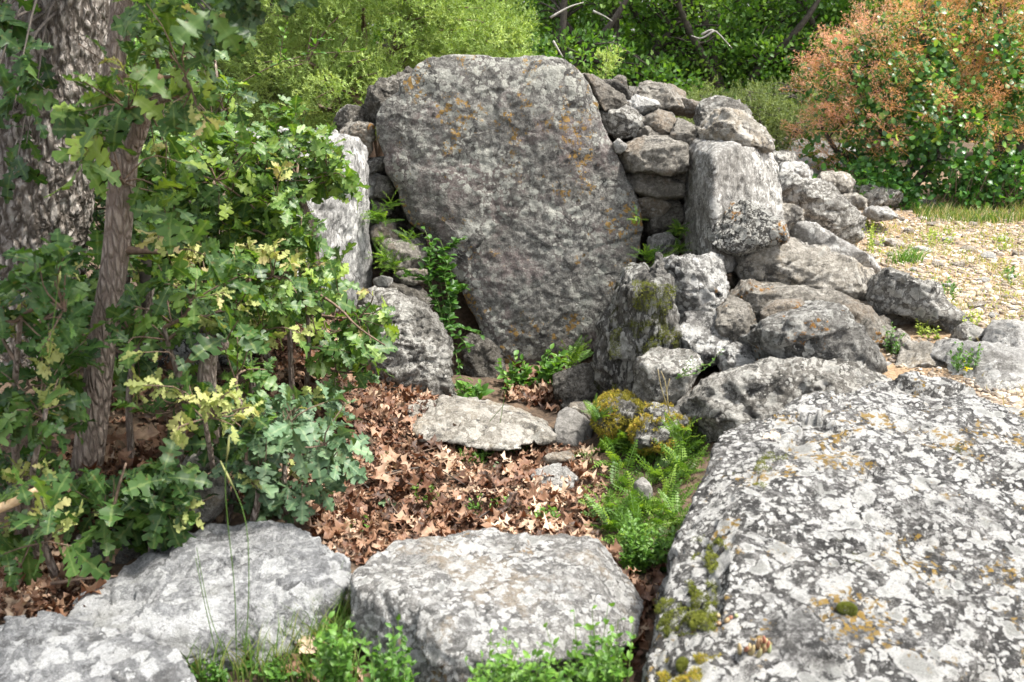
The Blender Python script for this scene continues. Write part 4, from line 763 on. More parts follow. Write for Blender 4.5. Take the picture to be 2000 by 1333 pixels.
# sawn stump in the thicket
A = Acc(); q0 = at(404, 760, 2.95); A.tube(spline([q0 + (0, 0, -.25), q0, at(408, 700, 2.95), at(416, 668, 2.94)], 9), np.linspace(.030, .026, 9), 12, True, .5, .1); A.tube([at(412, 680, 2.95), at(440, 672, 2.93)], [.022, .017], 10); A.tube([at(410, 676, 2.95), at(402, 660, 2.95)], [.018, .014], 10)
o = A.build('stump', M['barkthin'], None); tag(o, 'short sawn oak stump with two cut knobs among pale young leaves', 'stump')
A = Acc(); A.tube(spline([at(286, 560, 3.25) + (0, 0, -.2), at(284, 560, 3.25), at(285, 520, 3.25), at(288, 470, 3.25)], 8), np.linspace(.02, .016, 8), 10, True, .5, .1); o = A.build('stump', M['twigdark'], None); tag(o, 'thin dark dead stem standing right of the slim trunk', 'dead stem')
A = Acc(); A.tube(spline([at(-40, 1010, 2.45), at(20, 985, 2.45), at(75, 955, 2.45)], 6), [.012, .013, .013, .012, .011, .008], 8, True, .5, .2); o = A.build('broken_branch', M['cutwood'], None); tag(o, 'broken branch with bare orange wood lying at the left edge', 'branch')
A = Acc()
for c in ([(600, 560, 3.55), (660, 600, 3.5), (700, 640, 3.45), (752, 675, 3.45)], [(470, 850, 3.0), (500, 835, 3.0), (560, 832, 2.98)], [(220, 1000, 2.6), (232, 950, 2.6), (246, 905, 2.6)], [(100, 1140, 2.55), (170, 1130, 2.55), (240, 1125, 2.6)]):
    A = Acc(); A.tube(spline([at(*x) for x in c], 8), np.linspace(.006, .003, 8), 5); o = A.build('dead_twig', M['twig'], None)
    tag(o, {600: 'long dead twig reaching over the craggy pale stone from the thicket', 470: 'short pale dead twig above the grey blue leaves', 220: 'thin dead twig sticking up behind the bluish ledge', 100: 'dead twig lying on the soil beside the bluish ledge'}[c[0][0]], 'twig')
# ---------------------------------------------------------------- background trees
def sprig(seed, n=9, w=.045):
    rg = r_(seed); V = []; Fc = []
    for i in range(n):
        t = (i + .5) / n; a = rg.random() * 6.28; L = .42 * (1 - .55 * t); c = np.array((0, t * .8, 0)); dd = norm(np.array((math.cos(a) * .8, .8, math.sin(a) * .8))); s_ = norm(np.cross(dd, rg.normal(size=3))) * w
        b = len(V); V += [c - s_, c + s_, c + dd * L]; Fc.append((b, b + 1, b + 2))
    return np.array(V), np.array(Fc)
T_SPRIG = [sprig(k) for k in range(4)]
def clumpy(centers, radii, n, rng, flat=1.0, shell=.55):
    "positions spread through clumps inside the ellipsoids; returns positions and outward directions"
    centers = np.asarray(centers, float); radii = np.asarray(radii, float); wt = radii.prod(1) ** (2 / 3); wt /= wt.sum()
    m = rng.choice(len(centers), n, p=wt); u = rdirs(n, 0, rng); r = shell + (1 - shell) * rng.random(n) ** .6
    return centers[m] + u * radii[m] * r[:, None], u
def tree(name, label, cat, base, limbs, centers, radii, nclump, per, csize, leaf, mat, seed, Ts, trunk_r=.08, group=None, bark='twigdark', rnd=(0, 1), up=.4, nup=.8, twigs=True, crown='crown', leafsd=.25):
    rng = r_(seed); base = np.asarray(base, float); base[2] = gz(base[0], base[1])[0] - .03
    root = empty(name, base); tag(root, label, cat, group)
    A = Acc(); nodes = []
    for l in limbs:
        q = spline([base] + [np.array(x, float) for x in l], 12); A.tube(q, np.linspace(trunk_r, trunk_r * .25, 12), 8, False, .5, .15); nodes.append(q[4:])
    nodes = np.vstack(nodes)
    cc, cu = clumpy(centers, radii, nclump, rng); keep = cc[:, 2] > gz(cc[:, 0], cc[:, 1]) + .08; cc = cc[keep]; cu = cu[keep]
    A.build('trunk', M[bark], root, base)
    if twigs:
        B = Acc(); sub = rng.choice(len(cc), min(len(cc), 130), replace=False)
        for i in sub: connect(B, nodes, cc[i], trunk_r * .22, .003, rng)
        B.build('branches', M[bark], root, base)
    own = np.repeat(np.arange(len(cc)), per); p = cc[own] + rng.normal(size=(len(own), 3)) * csize * np.array((1, 1, .6))
    d = norm(cu[own] * .7 + rng.normal(size=(len(own), 3)) * .7 + (0, 0, up)); n = norm(rng.normal(size=(len(own), 3)) * .6 + (0, -.1, nup))
    tone = rng.random(len(cc))[own] * .7 + rng.random(len(own)) * .3
    instances(crown, Ts, p, d, n, leaf * rng.uniform(1 - leafsd, 1 + leafsd, len(own)), rnd[0] + (rnd[1] - rnd[0]) * tone, M[mat], root, base)
    return root, nodes
# bright juniper behind the left wall
jb = at(740, 300, 7.4)
def J(px, py, Y): return at(px, py, Y)
tree('juniper_bush', 'bright yellow green juniper spreading behind the back slab', 'juniper', jb, [[J(640, 150, 7.4), J(560, 0, 7.3)], [J(760, 120, 7.4), J(840, -40, 7.3)], [J(700, 200, 7.2), J(600, 120, 7.0)], [J(720, 180, 7.5), J(700, -100, 7.6)]],
     [J(600, 160, 7.3), J(740, 60, 7.3), J(900, 40, 7.4), J(560, 10, 7.4), J(720, -90, 7.5), J(680, 190, 7.1), J(930, 90, 7.5)], [(.55, .45, .42), (.6, .5, .42), (.50, .45, .40), (.5, .45, .4), (.8, .6, .5), (.45, .4, .3), (.40, .4, .32)],
     900, 26, .050, .075, 'juniper', 41, T_SPRIG, .045, bark='twiggrey' if False else 'twig', up=.5)
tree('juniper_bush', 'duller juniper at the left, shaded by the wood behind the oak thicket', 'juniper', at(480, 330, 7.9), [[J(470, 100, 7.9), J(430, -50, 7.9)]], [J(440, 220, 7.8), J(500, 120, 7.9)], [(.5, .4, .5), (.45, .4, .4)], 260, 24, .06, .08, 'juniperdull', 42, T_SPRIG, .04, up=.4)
# low dull junipers left of the smoke bush
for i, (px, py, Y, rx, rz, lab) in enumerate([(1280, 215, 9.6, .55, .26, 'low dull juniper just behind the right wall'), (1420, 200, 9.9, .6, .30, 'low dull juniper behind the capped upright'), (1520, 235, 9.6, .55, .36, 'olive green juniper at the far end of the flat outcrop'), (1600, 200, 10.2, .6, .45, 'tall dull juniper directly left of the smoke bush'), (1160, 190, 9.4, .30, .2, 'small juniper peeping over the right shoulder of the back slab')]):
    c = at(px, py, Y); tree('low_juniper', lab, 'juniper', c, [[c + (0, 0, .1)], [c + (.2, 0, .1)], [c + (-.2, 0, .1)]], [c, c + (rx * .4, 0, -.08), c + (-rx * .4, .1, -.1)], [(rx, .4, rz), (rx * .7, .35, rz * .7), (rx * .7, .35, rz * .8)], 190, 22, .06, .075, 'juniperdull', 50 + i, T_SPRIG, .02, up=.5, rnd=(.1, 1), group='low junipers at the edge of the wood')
c = at(1178, 128, 7.0); tree('juniper_shoot', 'yellow green juniper shoot rising behind the right shoulder of the back slab', 'juniper', c + (0, 0, -.3), [[c + (.02, 0, .02), c + (.03, 0, .1)]], [c, c + (.05, 0, .07)], [(.05, .05, .09), (.03, .03, .07)], 16, 12, .02, .05, 'juniper', 49, T_SPRIG, .008, rnd=(.4, 1), twigs=False)
# the wood behind
rng = r_(60); k = 0
KL = ['with a dark straight trunk', 'with pale dead lower branches', 'with a leaning trunk', 'with dense low branches', 'with a forked trunk', 'with a thin open crown']
spots = [(60, 12.0, 'directly behind the thick cracked trunk'), (270, 11.0, 'seen through the thicket above the slim oak'), (400, 12.2, 'left of the bright juniper'), (520, 13.0, 'above the dull shaded juniper'), (700, 13.5, 'behind the top of the bright juniper'), (900, 14.0, 'behind the crest of the back slab'),
         (1085, 11.6, 'rising just right of the bright juniper'), (1212, 12.2, 'over the right shoulder of the back slab'), (1330, 12.8, 'over the reddish tilted block'), (1430, 11.9, 'straight above the capped upright'), (1545, 12.6, 'left of the pink plumes'), (1660, 12.2, 'behind the left part of the smoke bush'), (1800, 12.8, 'behind the middle of the smoke bush'), (1960, 12.4, 'behind the smoke bush at the right edge')]
for i, (px, Y, wh) in enumerate(spots):
    b = at(px, 300, Y); b[2] = gz(b[0], b[1])[0]; x = b[0]; h = 2.9 + .8 * rng.random(); lean = rng.normal() * .25
    limbs = [[(x + lean * .4, Y, b[2] + .9), (x + lean, Y, b[2] + 2.0), (x + lean * 1.3, Y + .1, b[2] + h)], [(x + lean * .3, Y - .05, b[2] + .7), (x - .5 - .3 * rng.random(), Y - .3, b[2] + 1.6), (x - .9, Y - .3, b[2] + 2.2)], [(x + .1, Y, b[2] + .8), (x + .5 + .3 * rng.random(), Y - .3, b[2] + 1.5), (x + .9, Y - .3, b[2] + 2.0)]]
    cs = [(x + rng.normal() * .6, Y + rng.normal() * .5, b[2] + z + rng.normal() * .12) for z in (.75, 1.1, 1.5, 1.8, 2.3, 2.8)]
    rs = [(rng.uniform(.5, .85), .6, rng.uniform(.28, .42)) for _ in cs]
    root, nodes = tree('woodland_oak', 'woodland oak ' + KL[i % 6] + ', ' + wh if len((KL[i % 6] + wh).split()) < 14 else 'woodland oak ' + wh, 'tree', b, limbs, cs, rs, 300, 24, .10, .062, 'wood', 61 + i, T_OAKL[:2] if False else T_MINI, .055 + .03 * rng.random(), group='oaks of the wood behind', bark='twigdark')
    if i in (6, 7, 9):
        for (a_, b_, c_) in {6: [((1075, 35), (1110, 15), (1140, 5)), ((1080, 80), (1092, 100), (1100, 112))], 7: [((1158, 22), (1180, 32), (1196, 42)), ((1200, 70), (1190, 110), (1180, 130))], 9: [((1370, 68), (1395, 60), (1430, 95)), ((1395, 60), (1370, 75), (1350, 70))]}[i]:
            A = Acc(); A.tube(spline([at(*q, Y - 1.0) for q in (a_, b_, c_)], 8), np.linspace(.013, .004, 8), 6); A.build('dead_limb', M['twiggrey'], root, (b[0], b[1], gz(b[0], b[1])[0] - .03))
# deeper wood, one mass
n = 15000; q = np.column_stack([rng.uniform(-13, 13, n), rng.uniform(14.5, 19, n), rng.uniform(.4, 5.4, n)]); m = fbm(q * .9, 3, 4) > -.16; q = q[m]
o = instances('far_wood', T_MINI, q, rdirs(len(q), .2), rdirs(len(q), .8), RNG.uniform(.18, .32, len(q)), RNG.random(len(q)) * .7, M['wood']); tag(o, 'deep green mass of oak wood closing the background', 'wood', kind='stuff')
n = 9000; q = np.column_stack([rng.uniform(-26, 26, n), rng.uniform(24, 27, n), rng.uniform(.4, 9, n)])
o = instances('far_wood', T_MINI, q, rdirs(len(q), .2), rdirs(len(q), .8), RNG.uniform(.6, 1.0, len(q)), RNG.random(len(q)) * .6, M['wood']); tag(o, 'furthest dark trees glimpsed between the woodland trunks', 'wood', kind='stuff')
A = Acc()
for i in range(46):
    x = rng.uniform(-9, 9); y = rng.uniform(13.5, 17); g = gz(x, y)[0]; A.tube(spline([(x, y, g - .1), (x + rng.normal() * .1, y, g + 1.2), (x + rng.normal() * .3, y, g + 4)], 6), np.linspace(.09, .04, 6), 6)
o = A.build('far_trunks', M['twigdark']); tag(o, 'dim crowded trunks inside the deep wood', 'wood', kind='stuff')

# ---------------------------------------------------------------- smoke bush
def smoke_bush():
    rng = r_(80); Y = 8.7; b = at(1745, 400, Y); b[2] = gz(b[0], b[1])[0]; root = empty('smoke_bush', b)
    tag(root, 'big round smoke bush with pinkish orange plumes over green leaves', 'bush')
    A = Acc(); nodes = []
    for pts in ([(1745, 380), (1735, 300), (1700, 220), (1650, 120)], [(1755, 380), (1790, 290), (1820, 180), (1800, 60)], [(1750, 370), (1700, 330), (1640, 300), (1600, 240)], [(1960, 370), (1950, 320), (1930, 240), (1900, 120)], [(1950, 345), (1990, 290), (2040, 250), (2080, 150)], [(1760, 350), (1830, 300), (1880, 200), (1950, 60)], [(2040, 380), (2060, 260), (2100, 100), (2140, 0)]):
        q = [at(x, y, Y + rng.normal() * .12) for x, y in pts]; q[0][2] = gz(q[0][0], q[0][1])[0] - .02; s_ = spline(q, 14); A.tube(s_, np.linspace(.045, .012, 14), 8, False, .5, .25); nodes.append(s_[3:])
    nodes = np.vstack(nodes); A.build('trunk', M['twigdark'], root, b)
    cs = [at(*c) for c in ((1680, 170, 8.5), (1640, 260, 8.6), (1760, 110, 8.6), (1880, 90, 8.8), (1820, 210, 8.3), (1960, 180, 8.6), (2060, 140, 8.9), (1740, 250, 8.3), (2080, 270, 8.8), (1900, 260, 8.3), (1690, 320, 8.5), (2000, 10, 9.1), (1860, -10, 9.1), (1800, 330, 8.6), (1880, 360, 8.8), (2000, 350, 8.5), (1720, 370, 8.4))]
    rs = [(.38, .38, .36), (.28, .3, .28), (.45, .45, .36), (.45, .45, .38), (.40, .3, .3), (.42, .4, .38), (.5, .5, .5), (.35, .3, .25), (.4, .4, .4), (.33, .28, .25), (.22, .25, .2), (.5, .5, .35), (.5, .5, .3), (.25, .2, .2), (.3, .2, .18), (.35, .3, .2), (.25, .2, .12)]
    cc, cu = clumpy(cs, rs, 900, rng, shell=.7)
    B = Acc()
    for i in rng.choice(len(cc), 180, replace=False): connect(B, nodes, cc[i], .009, .003, rng)
    B.build('branches', M['twigdark'], root, b)
    own = np.repeat(np.arange(len(cc)), 13); p = cc[own] + rng.normal(size=(len(own), 3)) * .05; d = norm(cu[own] + rng.normal(size=(len(own), 3)) * .7); n = norm(cu[own] * .6 + rng.normal(size=(len(own), 3)) * .5 + (0, -.3, .6))
    instances('foliage', T_ROUND, p, d, n, .053 * rng.uniform(.7, 1.3, len(own)), rng.random(len(own)) ** .8, M['cotinus'], root, b)
    # plumes: airy heads of hair-fine stalks standing out of the crown, densest on top and on the left flank
    u, _ = clumpy(cs, rs, 9000, rng, shell=.97); px, py = proj(u); ctr = np.array(at(1850, 230, 8.7))
    sc = (.9 - (py + 40) / 400) * 1.5 + (px < 1680) * .5 + .6 * fbm(u * 2.5, 2, 3) - .35 * (u[:, 1] > 8.9); ok = (sc > rng.random(len(u)) * 1.6) & (u[:, 1] < 9.2); u = u[ok][:640]
    S_ = Acc(); T = []; D = []
    for q in u:
        dd = norm(norm(q - ctr) * (.9, .6, .5) + (0, -.15, .45) + rng.normal(size=3) * .35); L = rng.uniform(.10, .26); a = q - dd * .08; e = q + dd * L
        S_.tube(spline([a, (a + e) / 2 + rng.normal(size=3) * .01, e], 4), [.0028, .0025, .002, .0012], 3, False)
        m = 90; s0 = rng.uniform(.28, .9); t = rng.random(m); rad = rng.normal(size=(m, 3)) * (.040 * (1.15 - .6 * abs(t - .45) * 2))[:, None] * s0 * 1.3; T.append(a + (e - a) * (.35 + .75 * t)[:, None] + rad); D.append(norm(rad + dd * .02))
    S_.build('flower_stalks', M['plumestem'], root, b)['kind'] = 'stuff'; T = np.vstack(T); D = np.vstack(D)
    tt = [(np.array([(-.06, 0, 0), (.06, 0, 0), (0, 1, 0), (-.5, .7, .2), (.5, .6, -.1)], float), np.array([(0, 1, 2), (0, 2, 3), (1, 4, 2)]))]
    tt = [(np.array([(-.07, 0, 0), (.07, 0, 0), (.02, 1, 0), (0, .3, 0), (.0, .45, 0), (-.6, .9, .3), (.0, .35, 0), (0, .5, 0), (.6, .8, -.2)], float), np.array([(0, 1, 2), (3, 4, 5), (6, 7, 8)]))]
    instances('plume', tt, T, D, rdirs(len(T), 0, rng), rng.uniform(.013, .024, len(T)), np.clip(.2 + .8 * rng.random(len(T)) - (np.repeat(proj(u)[0], 90) > 1750) * .3, 0, 1), M['plume'], root, b)
    q = samp([(1590, 350), (1640, 340), (1700, 320), (1760, 360), (1830, 410), (1690, 400), (1610, 370)], 130, rng); q2 = samp([(1860, 320), (2040, 310), (2040, 415), (1900, 410), (1850, 380)], 150, rng)
    for qq, lab in ((q, 'low leafy suckers left of the smoke bush trunk'), (q2, 'bright green low suckers under the right half of the smoke bush')):
        c3 = []
        for a_, b_ in qq: t_ = at(a_, b_, rng.uniform(8.0, 8.5)); t_[2] = max(t_[2], gz(t_[0], t_[1])[0] + .03); c3.append(t_)
        c3 = np.array(c3); base = c3.mean(0); base[2] = gz(base[0], base[1])[0]; rt = empty('smoke_bush_sucker', base); tag(rt, lab, 'bush', 'smoke bush suckers')
        C_ = Acc()
        for t_ in c3: g_ = np.array((t_[0] + rng.normal() * .05, t_[1] + .05, gz(t_[0], t_[1])[0])); C_.tube([g_, t_], [.004, .002], 4, False)
        C_.build('stem', M['twig'], rt, base); own = np.repeat(np.arange(len(c3)), 10); p = c3[own] + rng.normal(size=(len(own), 3)) * (.05, .05, .04)
        instances('foliage', T_ROUND, p, rdirs(len(own), .3, rng), rdirs(len(own), 1, rng), .05 * rng.uniform(.7, 1.2, len(own)), .3 + .6 * rng.random(len(own)), M['cotinus'], rt, base)
smoke_bush()
# ---------------------------------------------------------------- leaf litter
rng = r_(100)
def litter_region(poly, n, sc=1.0):
    q = samp(poly, n, rng); P_ = np.array([onground(a, b) for a, b in q]); return P_
def scatter(polys):
    out = []
    for poly, n in polys: out.append(litter_region(poly, n))
    return np.vstack(out)
_lp = [([(640, 880), (760, 760), (900, 780), (840, 860), (960, 890), (1060, 880), (1150, 870), (1190, 960), (1150, 1060), (1240, 1100), (1220, 1140), (960, 1045), (700, 1110), (600, 1040)], 1900), ([(700, 730), (880, 780), (780, 830), (700, 840)], 260), ([(990, 740), (1100, 720), (1100, 800), (1010, 790)], 330),
       ([(540, 560), (720, 640), (740, 800), (640, 860), (560, 800), (500, 700)], 600), ([(110, 870), (330, 880), (330, 1020), (120, 1080)], 260), ([(0, 1090), (200, 1080), (230, 1180), (120, 1230), (0, 1210)], 260), ([(200, 700), (540, 640), (600, 1000), (300, 1010), (160, 900)], 560), ([(560, 1200), (700, 1150), (720, 1330), (540, 1330)], 90), ([(1210, 1130), (1290, 1100), (1250, 1333), (1200, 1333)], 160)]
p = scatter(_lp); p = p[(fbm(p * 4.5, 3, 12) > -.16) | (RNG.random(len(p)) < .35)]; n = len(p)
ln = norm(rng.normal(size=(n, 3)) * .42 + (0, 0, 1)); dd = rng.normal(size=(n, 3)); dd[:, 2] *= .25
lift = rng.random(n) ** 1.5 * .035; tone = np.clip(-.08 + .95 * rng.random(n) + .8 * fbm(p * 5, 2, 2), 0, 1)
o = instances('leaf_litter', T_DRY, p + np.column_stack([0 * lift, 0 * lift, lift + .008]), dd, ln, rng.choice([.03, .05, .07, .095], n, p=[.3, .3, .28, .12]) * rng.uniform(.8, 1.2, n), tone, M['litter']); tag(o, 'carpet of curled brown oak leaves on the chamber floor', 'leaf litter', kind='stuff')
for i, a_ in enumerate(samp([(660, 900), (780, 830), (1000, 900), (1120, 960), (1120, 1040), (900, 1040), (720, 1080)], 16, rng)):
    b_ = onground(a_[0], a_[1], .035); v_ = rng.normal(size=3) * (.07, .07, .008); A = Acc(); A.tube(spline([b_ - v_, b_ + rng.normal(size=3) * .008, b_ + v_], 6), [.0035, .003, .003, .0025, .002, .0015], 5, True, .5, .2)
    o = A.build('dead_twig', M['twigdark' if i % 2 else 'twig'], None, b_); o.location = tuple(b_); tag(o, 'short broken twig lying among the brown leaves of the chamber floor', 'twig', 'twigs in the leaf litter')
# crumbs of broken leaf
n = 5000; p = scatter([(_lp[0][0], 5200), (_lp[3][0], 900), (_lp[5][0], 1400), (_lp[4][0], 800), (_lp[6][0], 300)]); n = len(p)
o = instances('leaf_crumbs', T_OAKL, p + (0, 0, .006), rng.normal(size=(n, 3)) * (1, 1, .3), norm(rng.normal(size=(n, 3)) * .5 + (0, 0, 1)), rng.uniform(.012, .028, n), rng.random(n) * .9, M['litter']); tag(o, 'crumbs of dead leaf between the whole brown leaves', 'leaf litter', kind='stuff')
def single_leaf(px, py, sc, mat, label, tone=.8, T=T_DRY, lift=.02, pos=None, name='fallen_leaf', ang=0.0, tilt=.2, k=0):
    q = onground(px, py, lift) if pos is None else pos; d = np.array((math.cos(ang), math.sin(ang), .15)); n = norm(np.array((tilt, -.35, 1)))
    tv, tf = T[k % len(T)]; o = instances(name, [(tv, tf)], [q], [d], [n], sc, tone, M[mat], None, q); o.location = tuple(q); tag(o, label, 'leaf'); return o
single_leaf(800, 965, .085, 'oak', 'green oak leaf fallen on the brown leaves, the broad one', .8, T_OAK, ang=.4)
single_leaf(768, 955, .07, 'herb', 'narrow bright green leaf on the litter, left of the broad one', .4, T_OVAL, ang=2.2)
single_leaf(780, 1000, .08, 'oakblue', 'pale blue green oak leaf lying on the litter', .9, T_OAK, ang=2.8)
single_leaf(965, 925, .08, 'oakblue', 'pale green oak leaf lying left of the flat white stone', 1.0, T_OAK, ang=1.2, k=2)
single_leaf(750, 1027, .05, 'litter', 'small bright orange leaf lying near the bluish ledge', .55, T_OAKL, ang=3.0)
single_leaf(980, 972, .10, 'litter', 'large tan oak leaf on the litter behind the front stone', .85, T_OAK, ang=-1.2)
single_leaf(600, 1260, .11, 'litter', 'large curled tan oak leaf in the grass at the bottom', .95, T_OAK, lift=.04, ang=-1.3, tilt=.1)

# ---------------------------------------------------------------- surface picking on stones
def surface(key, poly, n, rng, front=True):
    o = STONES[key]; me = o.data; k = len(me.polygons); c = np.empty(k * 3, np.float32); me.polygons.foreach_get('center', c); c = c.reshape(-1, 3) + np.array(o.location); m = np.empty(k * 3, np.float32); me.polygons.foreach_get('normal', m); m = m.reshape(-1, 3)
    px, py = proj(c); ok = inpoly(px, py, poly) & ((m * (CAM - c)).sum(1) > 0); ix = np.nonzero(ok)[0]
    if not len(ix): return np.zeros((0, 3)), np.zeros((0, 3))
    j = rng.choice(ix, n); return c[j] + rng.normal(size=(n, 3)) * .003, m[j]
T_TUFT = [(np.array([(-.10, 0, 0), (.10, 0, 0), (0, 1, 0), (0, 0, .10), (.1, .0, -.1), (.3, .8, .1)], float), np.array([(0, 1, 2), (3, 4, 5)]))]
def moss_on(key, poly, n, size, mat='moss', name='moss', rnd=(0, 1), thresh=-.05, seed=1, lump=.02, nf=14):
    rg = r_(seed); c, m = surface(key, poly, n, rg)
    if not len(c): return
    f = fbm(c * nf, 3, seed); ok = f > thresh; c = c[ok]; m = m[ok]; f = f[ok]; c = c + m * (np.clip(f - thresh, 0, .4) * lump * 2.2)[:, None] * rg.random((len(c), 1)) ** .3
    o = STONES[key]; base = np.array(o.location)
    instances(name, T_TUFT, c, norm(m + rg.normal(size=c.shape) * .5), rdirs(len(c), 0, rg), size * rg.uniform(.6, 1.4, len(c)), np.clip(rnd[0] + (rnd[1] - rnd[0]) * (rg.random(len(c)) * .6 + .4 * np.clip(f * 2 + .4, 0, 1)), 0, 1), M[mat], o, base)
moss_on('mossA', [(1150, 770), (1270, 770), (1270, 870), (1150, 870)], 16000, .010, seed=3, thresh=-.12)
moss_on('mossB', [(1225, 790), (1350, 790), (1350, 830), (1300, 900), (1240, 880), (1225, 830)], 11000, .010, seed=4, thresh=.03, rnd=(.35, 1))
moss_on('mossup', [(1240, 550), (1315, 560), (1320, 690), (1250, 700), (1230, 640)], 9000, .008, 'mossgreen', seed=5, thresh=.02)
moss_on('mossup', [(1195, 620), (1215, 640), (1205, 780), (1190, 720)], 1500, .008, 'mossgreen', 'moss', seed=6, thresh=.0)
moss_on('F1', [(1285, 1180), (1330, 1165), (1400, 1195), (1400, 1235), (1300, 1245)], 9000, .007, 'mossgreen', seed=21, thresh=-.02)
moss_on('F1', [(1345, 1060), (1400, 1040), (1430, 1085), (1400, 1120), (1350, 1120)], 5000, .007, 'mossgreen', seed=22, thresh=.03)
moss_on('F1', [(1350, 1140), (1400, 1140), (1400, 1190), (1350, 1190)], 3500, .007, 'mossgreen', seed=23, thresh=.0)
moss_on('F1', [(1460, 900), (1540, 880), (1520, 960), (1470, 950)], 3000, .006, 'mossgreen', seed=24, thresh=.07)
moss_on('F1', [(1290, 1290), (1400, 1280), (1400, 1340), (1300, 1340)], 5000, .007, 'moss', seed=25, thresh=.06)
def cushion(px, py, r, label, seed, mat='mossgreen', key='F1', squash=.6):
    rg = r_(seed); c, m = surface(key, [(px - 12, py - 12), (px + 12, py - 12), (px + 12, py + 12), (px - 12, py + 12)], 30, rg)
    if not len(c): return
    q = c.mean(0); nn = norm(m.mean(0)); u = rdirs(2600, 0, rg); r3 = np.array(r) if hasattr(r, '__len__') else np.array((r, r, r)); pr = u * r3; pr = pr - nn * ((pr @ nn) * (1 - squash))[:, None]; pr *= (1 + .25 * fbm(pr * 40, 2, seed))[:, None]
    o = instances('moss_cushion', T_TUFT, pr, norm(u + rg.normal(size=u.shape) * .4), rdirs(len(u), 0, rg), .006, np.clip(rg.random(len(u)) * .7 + .3 * u[:, 2], 0, 1), M[mat]); o.location = tuple(q); tag(o, label, 'moss')
cushion(1372, 1165, .030, 'round olive moss cushion low on the lichened boulder, above the long one', 1)
cushion(1342, 1215, (.075, .050, .028), 'long green moss cushion low on the lichened boulder beside the front stone', 2)
cushion(1657, 1190, .019, 'tiny round green moss cushion alone on top of the lichened boulder', 3)
cushion(1385, 1095, (.03, .045, .016), 'dark moss patch on the left shoulder of the lichened boulder', 4)
cushion(1338, 1298, (.012, .02, .012), 'small moss cushion at the bottom corner of the lichened boulder', 5)
# succulents on the big boulder
for (px, py, nn_, lab, sd) in ((1470, 1270, 12, 'reddish stonecrop with finger shaped shoots on the lichened boulder', 7), (1412, 1215, 7, 'tiny green stonecrop rosettes beside the long moss cushion', 8)):
    rg = r_(sd); c, m = surface('F1', [(px - 30, py - 14), (px + 30, py - 14), (px + 30, py + 14), (px - 30, py + 14)], nn_, rg)
    if len(c):
        A = Acc(); base = c.mean(0)
        for q, mm in zip(c, m):
            e = q + norm(mm + rg.normal(size=3) * .4 + (0, 0, .5)) * (.028 if nn_ > 8 else .012); A.tube(spline([q, (q + e) / 2, e], 5), [.0035, .005, .0055, .0045, .002], 6, True, rg.random())
        o = A.build('stonecrop', M['stonecrop'] if 'stonecrop' in M else ramp_mat('stonecrop_leaf', [(0, (.30, .10, .07)), (1, (.30, .34, .16))], rough=.5, trans=.1), None, base); o.location = tuple(base); tag(o, lab, 'succulent')
q, m = surface('F1', [(1478, 855), (1500, 855), (1500, 870), (1478, 870)], 10, r_(3))
if len(q): single_leaf(0, 0, .065, 'litter', 'tan oak leaf resting on the far end of the lichened boulder', 1.0, T_OAK, pos=q.mean(0) + (0, 0, .012), ang=.3)

# ---------------------------------------------------------------- ferns
def frond_tpl(seed, n=15):
    rg = r_(seed); V = []; Fc = []
    for i in range(n):
        t = (i + .7) / n; L = .17 * math.sin(min(1, t * 1.9 + .25) * math.pi * .5) * (1 - t ** 3 * .8); yy = t; z = -.30 * t * t + .02 * rg.normal()
        for s in (-1, 1):
            b = len(V); w_ = .48 / n; tw = rg.normal() * .015
            V += [(0, yy - w_ * .5, z), (s * L * .55, yy - w_ * .95, z - .012 + tw), (s * L, yy + w_ * .1, z - .03 + tw), (s * L * .5, yy + w_ * .95, z - .005)]; Fc.append((b, b + 1, b + 2, b + 3) if s > 0 else (b + 3, b + 2, b + 1, b))
    for i in range(6):
        t0, t1 = i / 6, (i + 1) / 6; b = len(V); V += [(-.008, t0, -.3 * t0 * t0), (.008, t0, -.3 * t0 * t0), (.008, t1, -.3 * t1 * t1), (-.008, t1, -.3 * t1 * t1)]; Fc.append((b, b + 1, b + 2, b + 3))
    return np.array(V), np.array(Fc)
T_FROND = [frond_tpl(k) for k in range(4)]
def fern(q, nf, L, seed, label, group=None, lean=(0, -.3, 0), tone=(0, 1), spread=1.):
    rg = r_(seed); a = rg.random(nf) * 6.28; el = rg.uniform(.25, 1.2, nf); d = np.column_stack([np.cos(a) * np.cos(el) * spread, np.sin(a) * np.cos(el) * spread, np.sin(el)]) + np.array(lean)
    o = instances('fern', T_FROND, np.repeat([q], nf, 0) + rg.normal(size=(nf, 3)) * .012, d, norm(np.array((0, -.2, 1)) + rg.normal(size=(nf, 3)) * .3), L * rg.uniform(.55, 1.1, nf), tone[0] + (tone[1] - tone[0]) * rg.random(nf), M['fern'], None, q); o.location = tuple(q); tag(o, label, 'fern', group)
q = samp([(1160, 870), (1240, 880), (1340, 880), (1370, 880), (1350, 960), (1310, 1060), (1230, 1090), (1170, 1040), (1130, 1010), (1190, 960)], 60, r_(9))
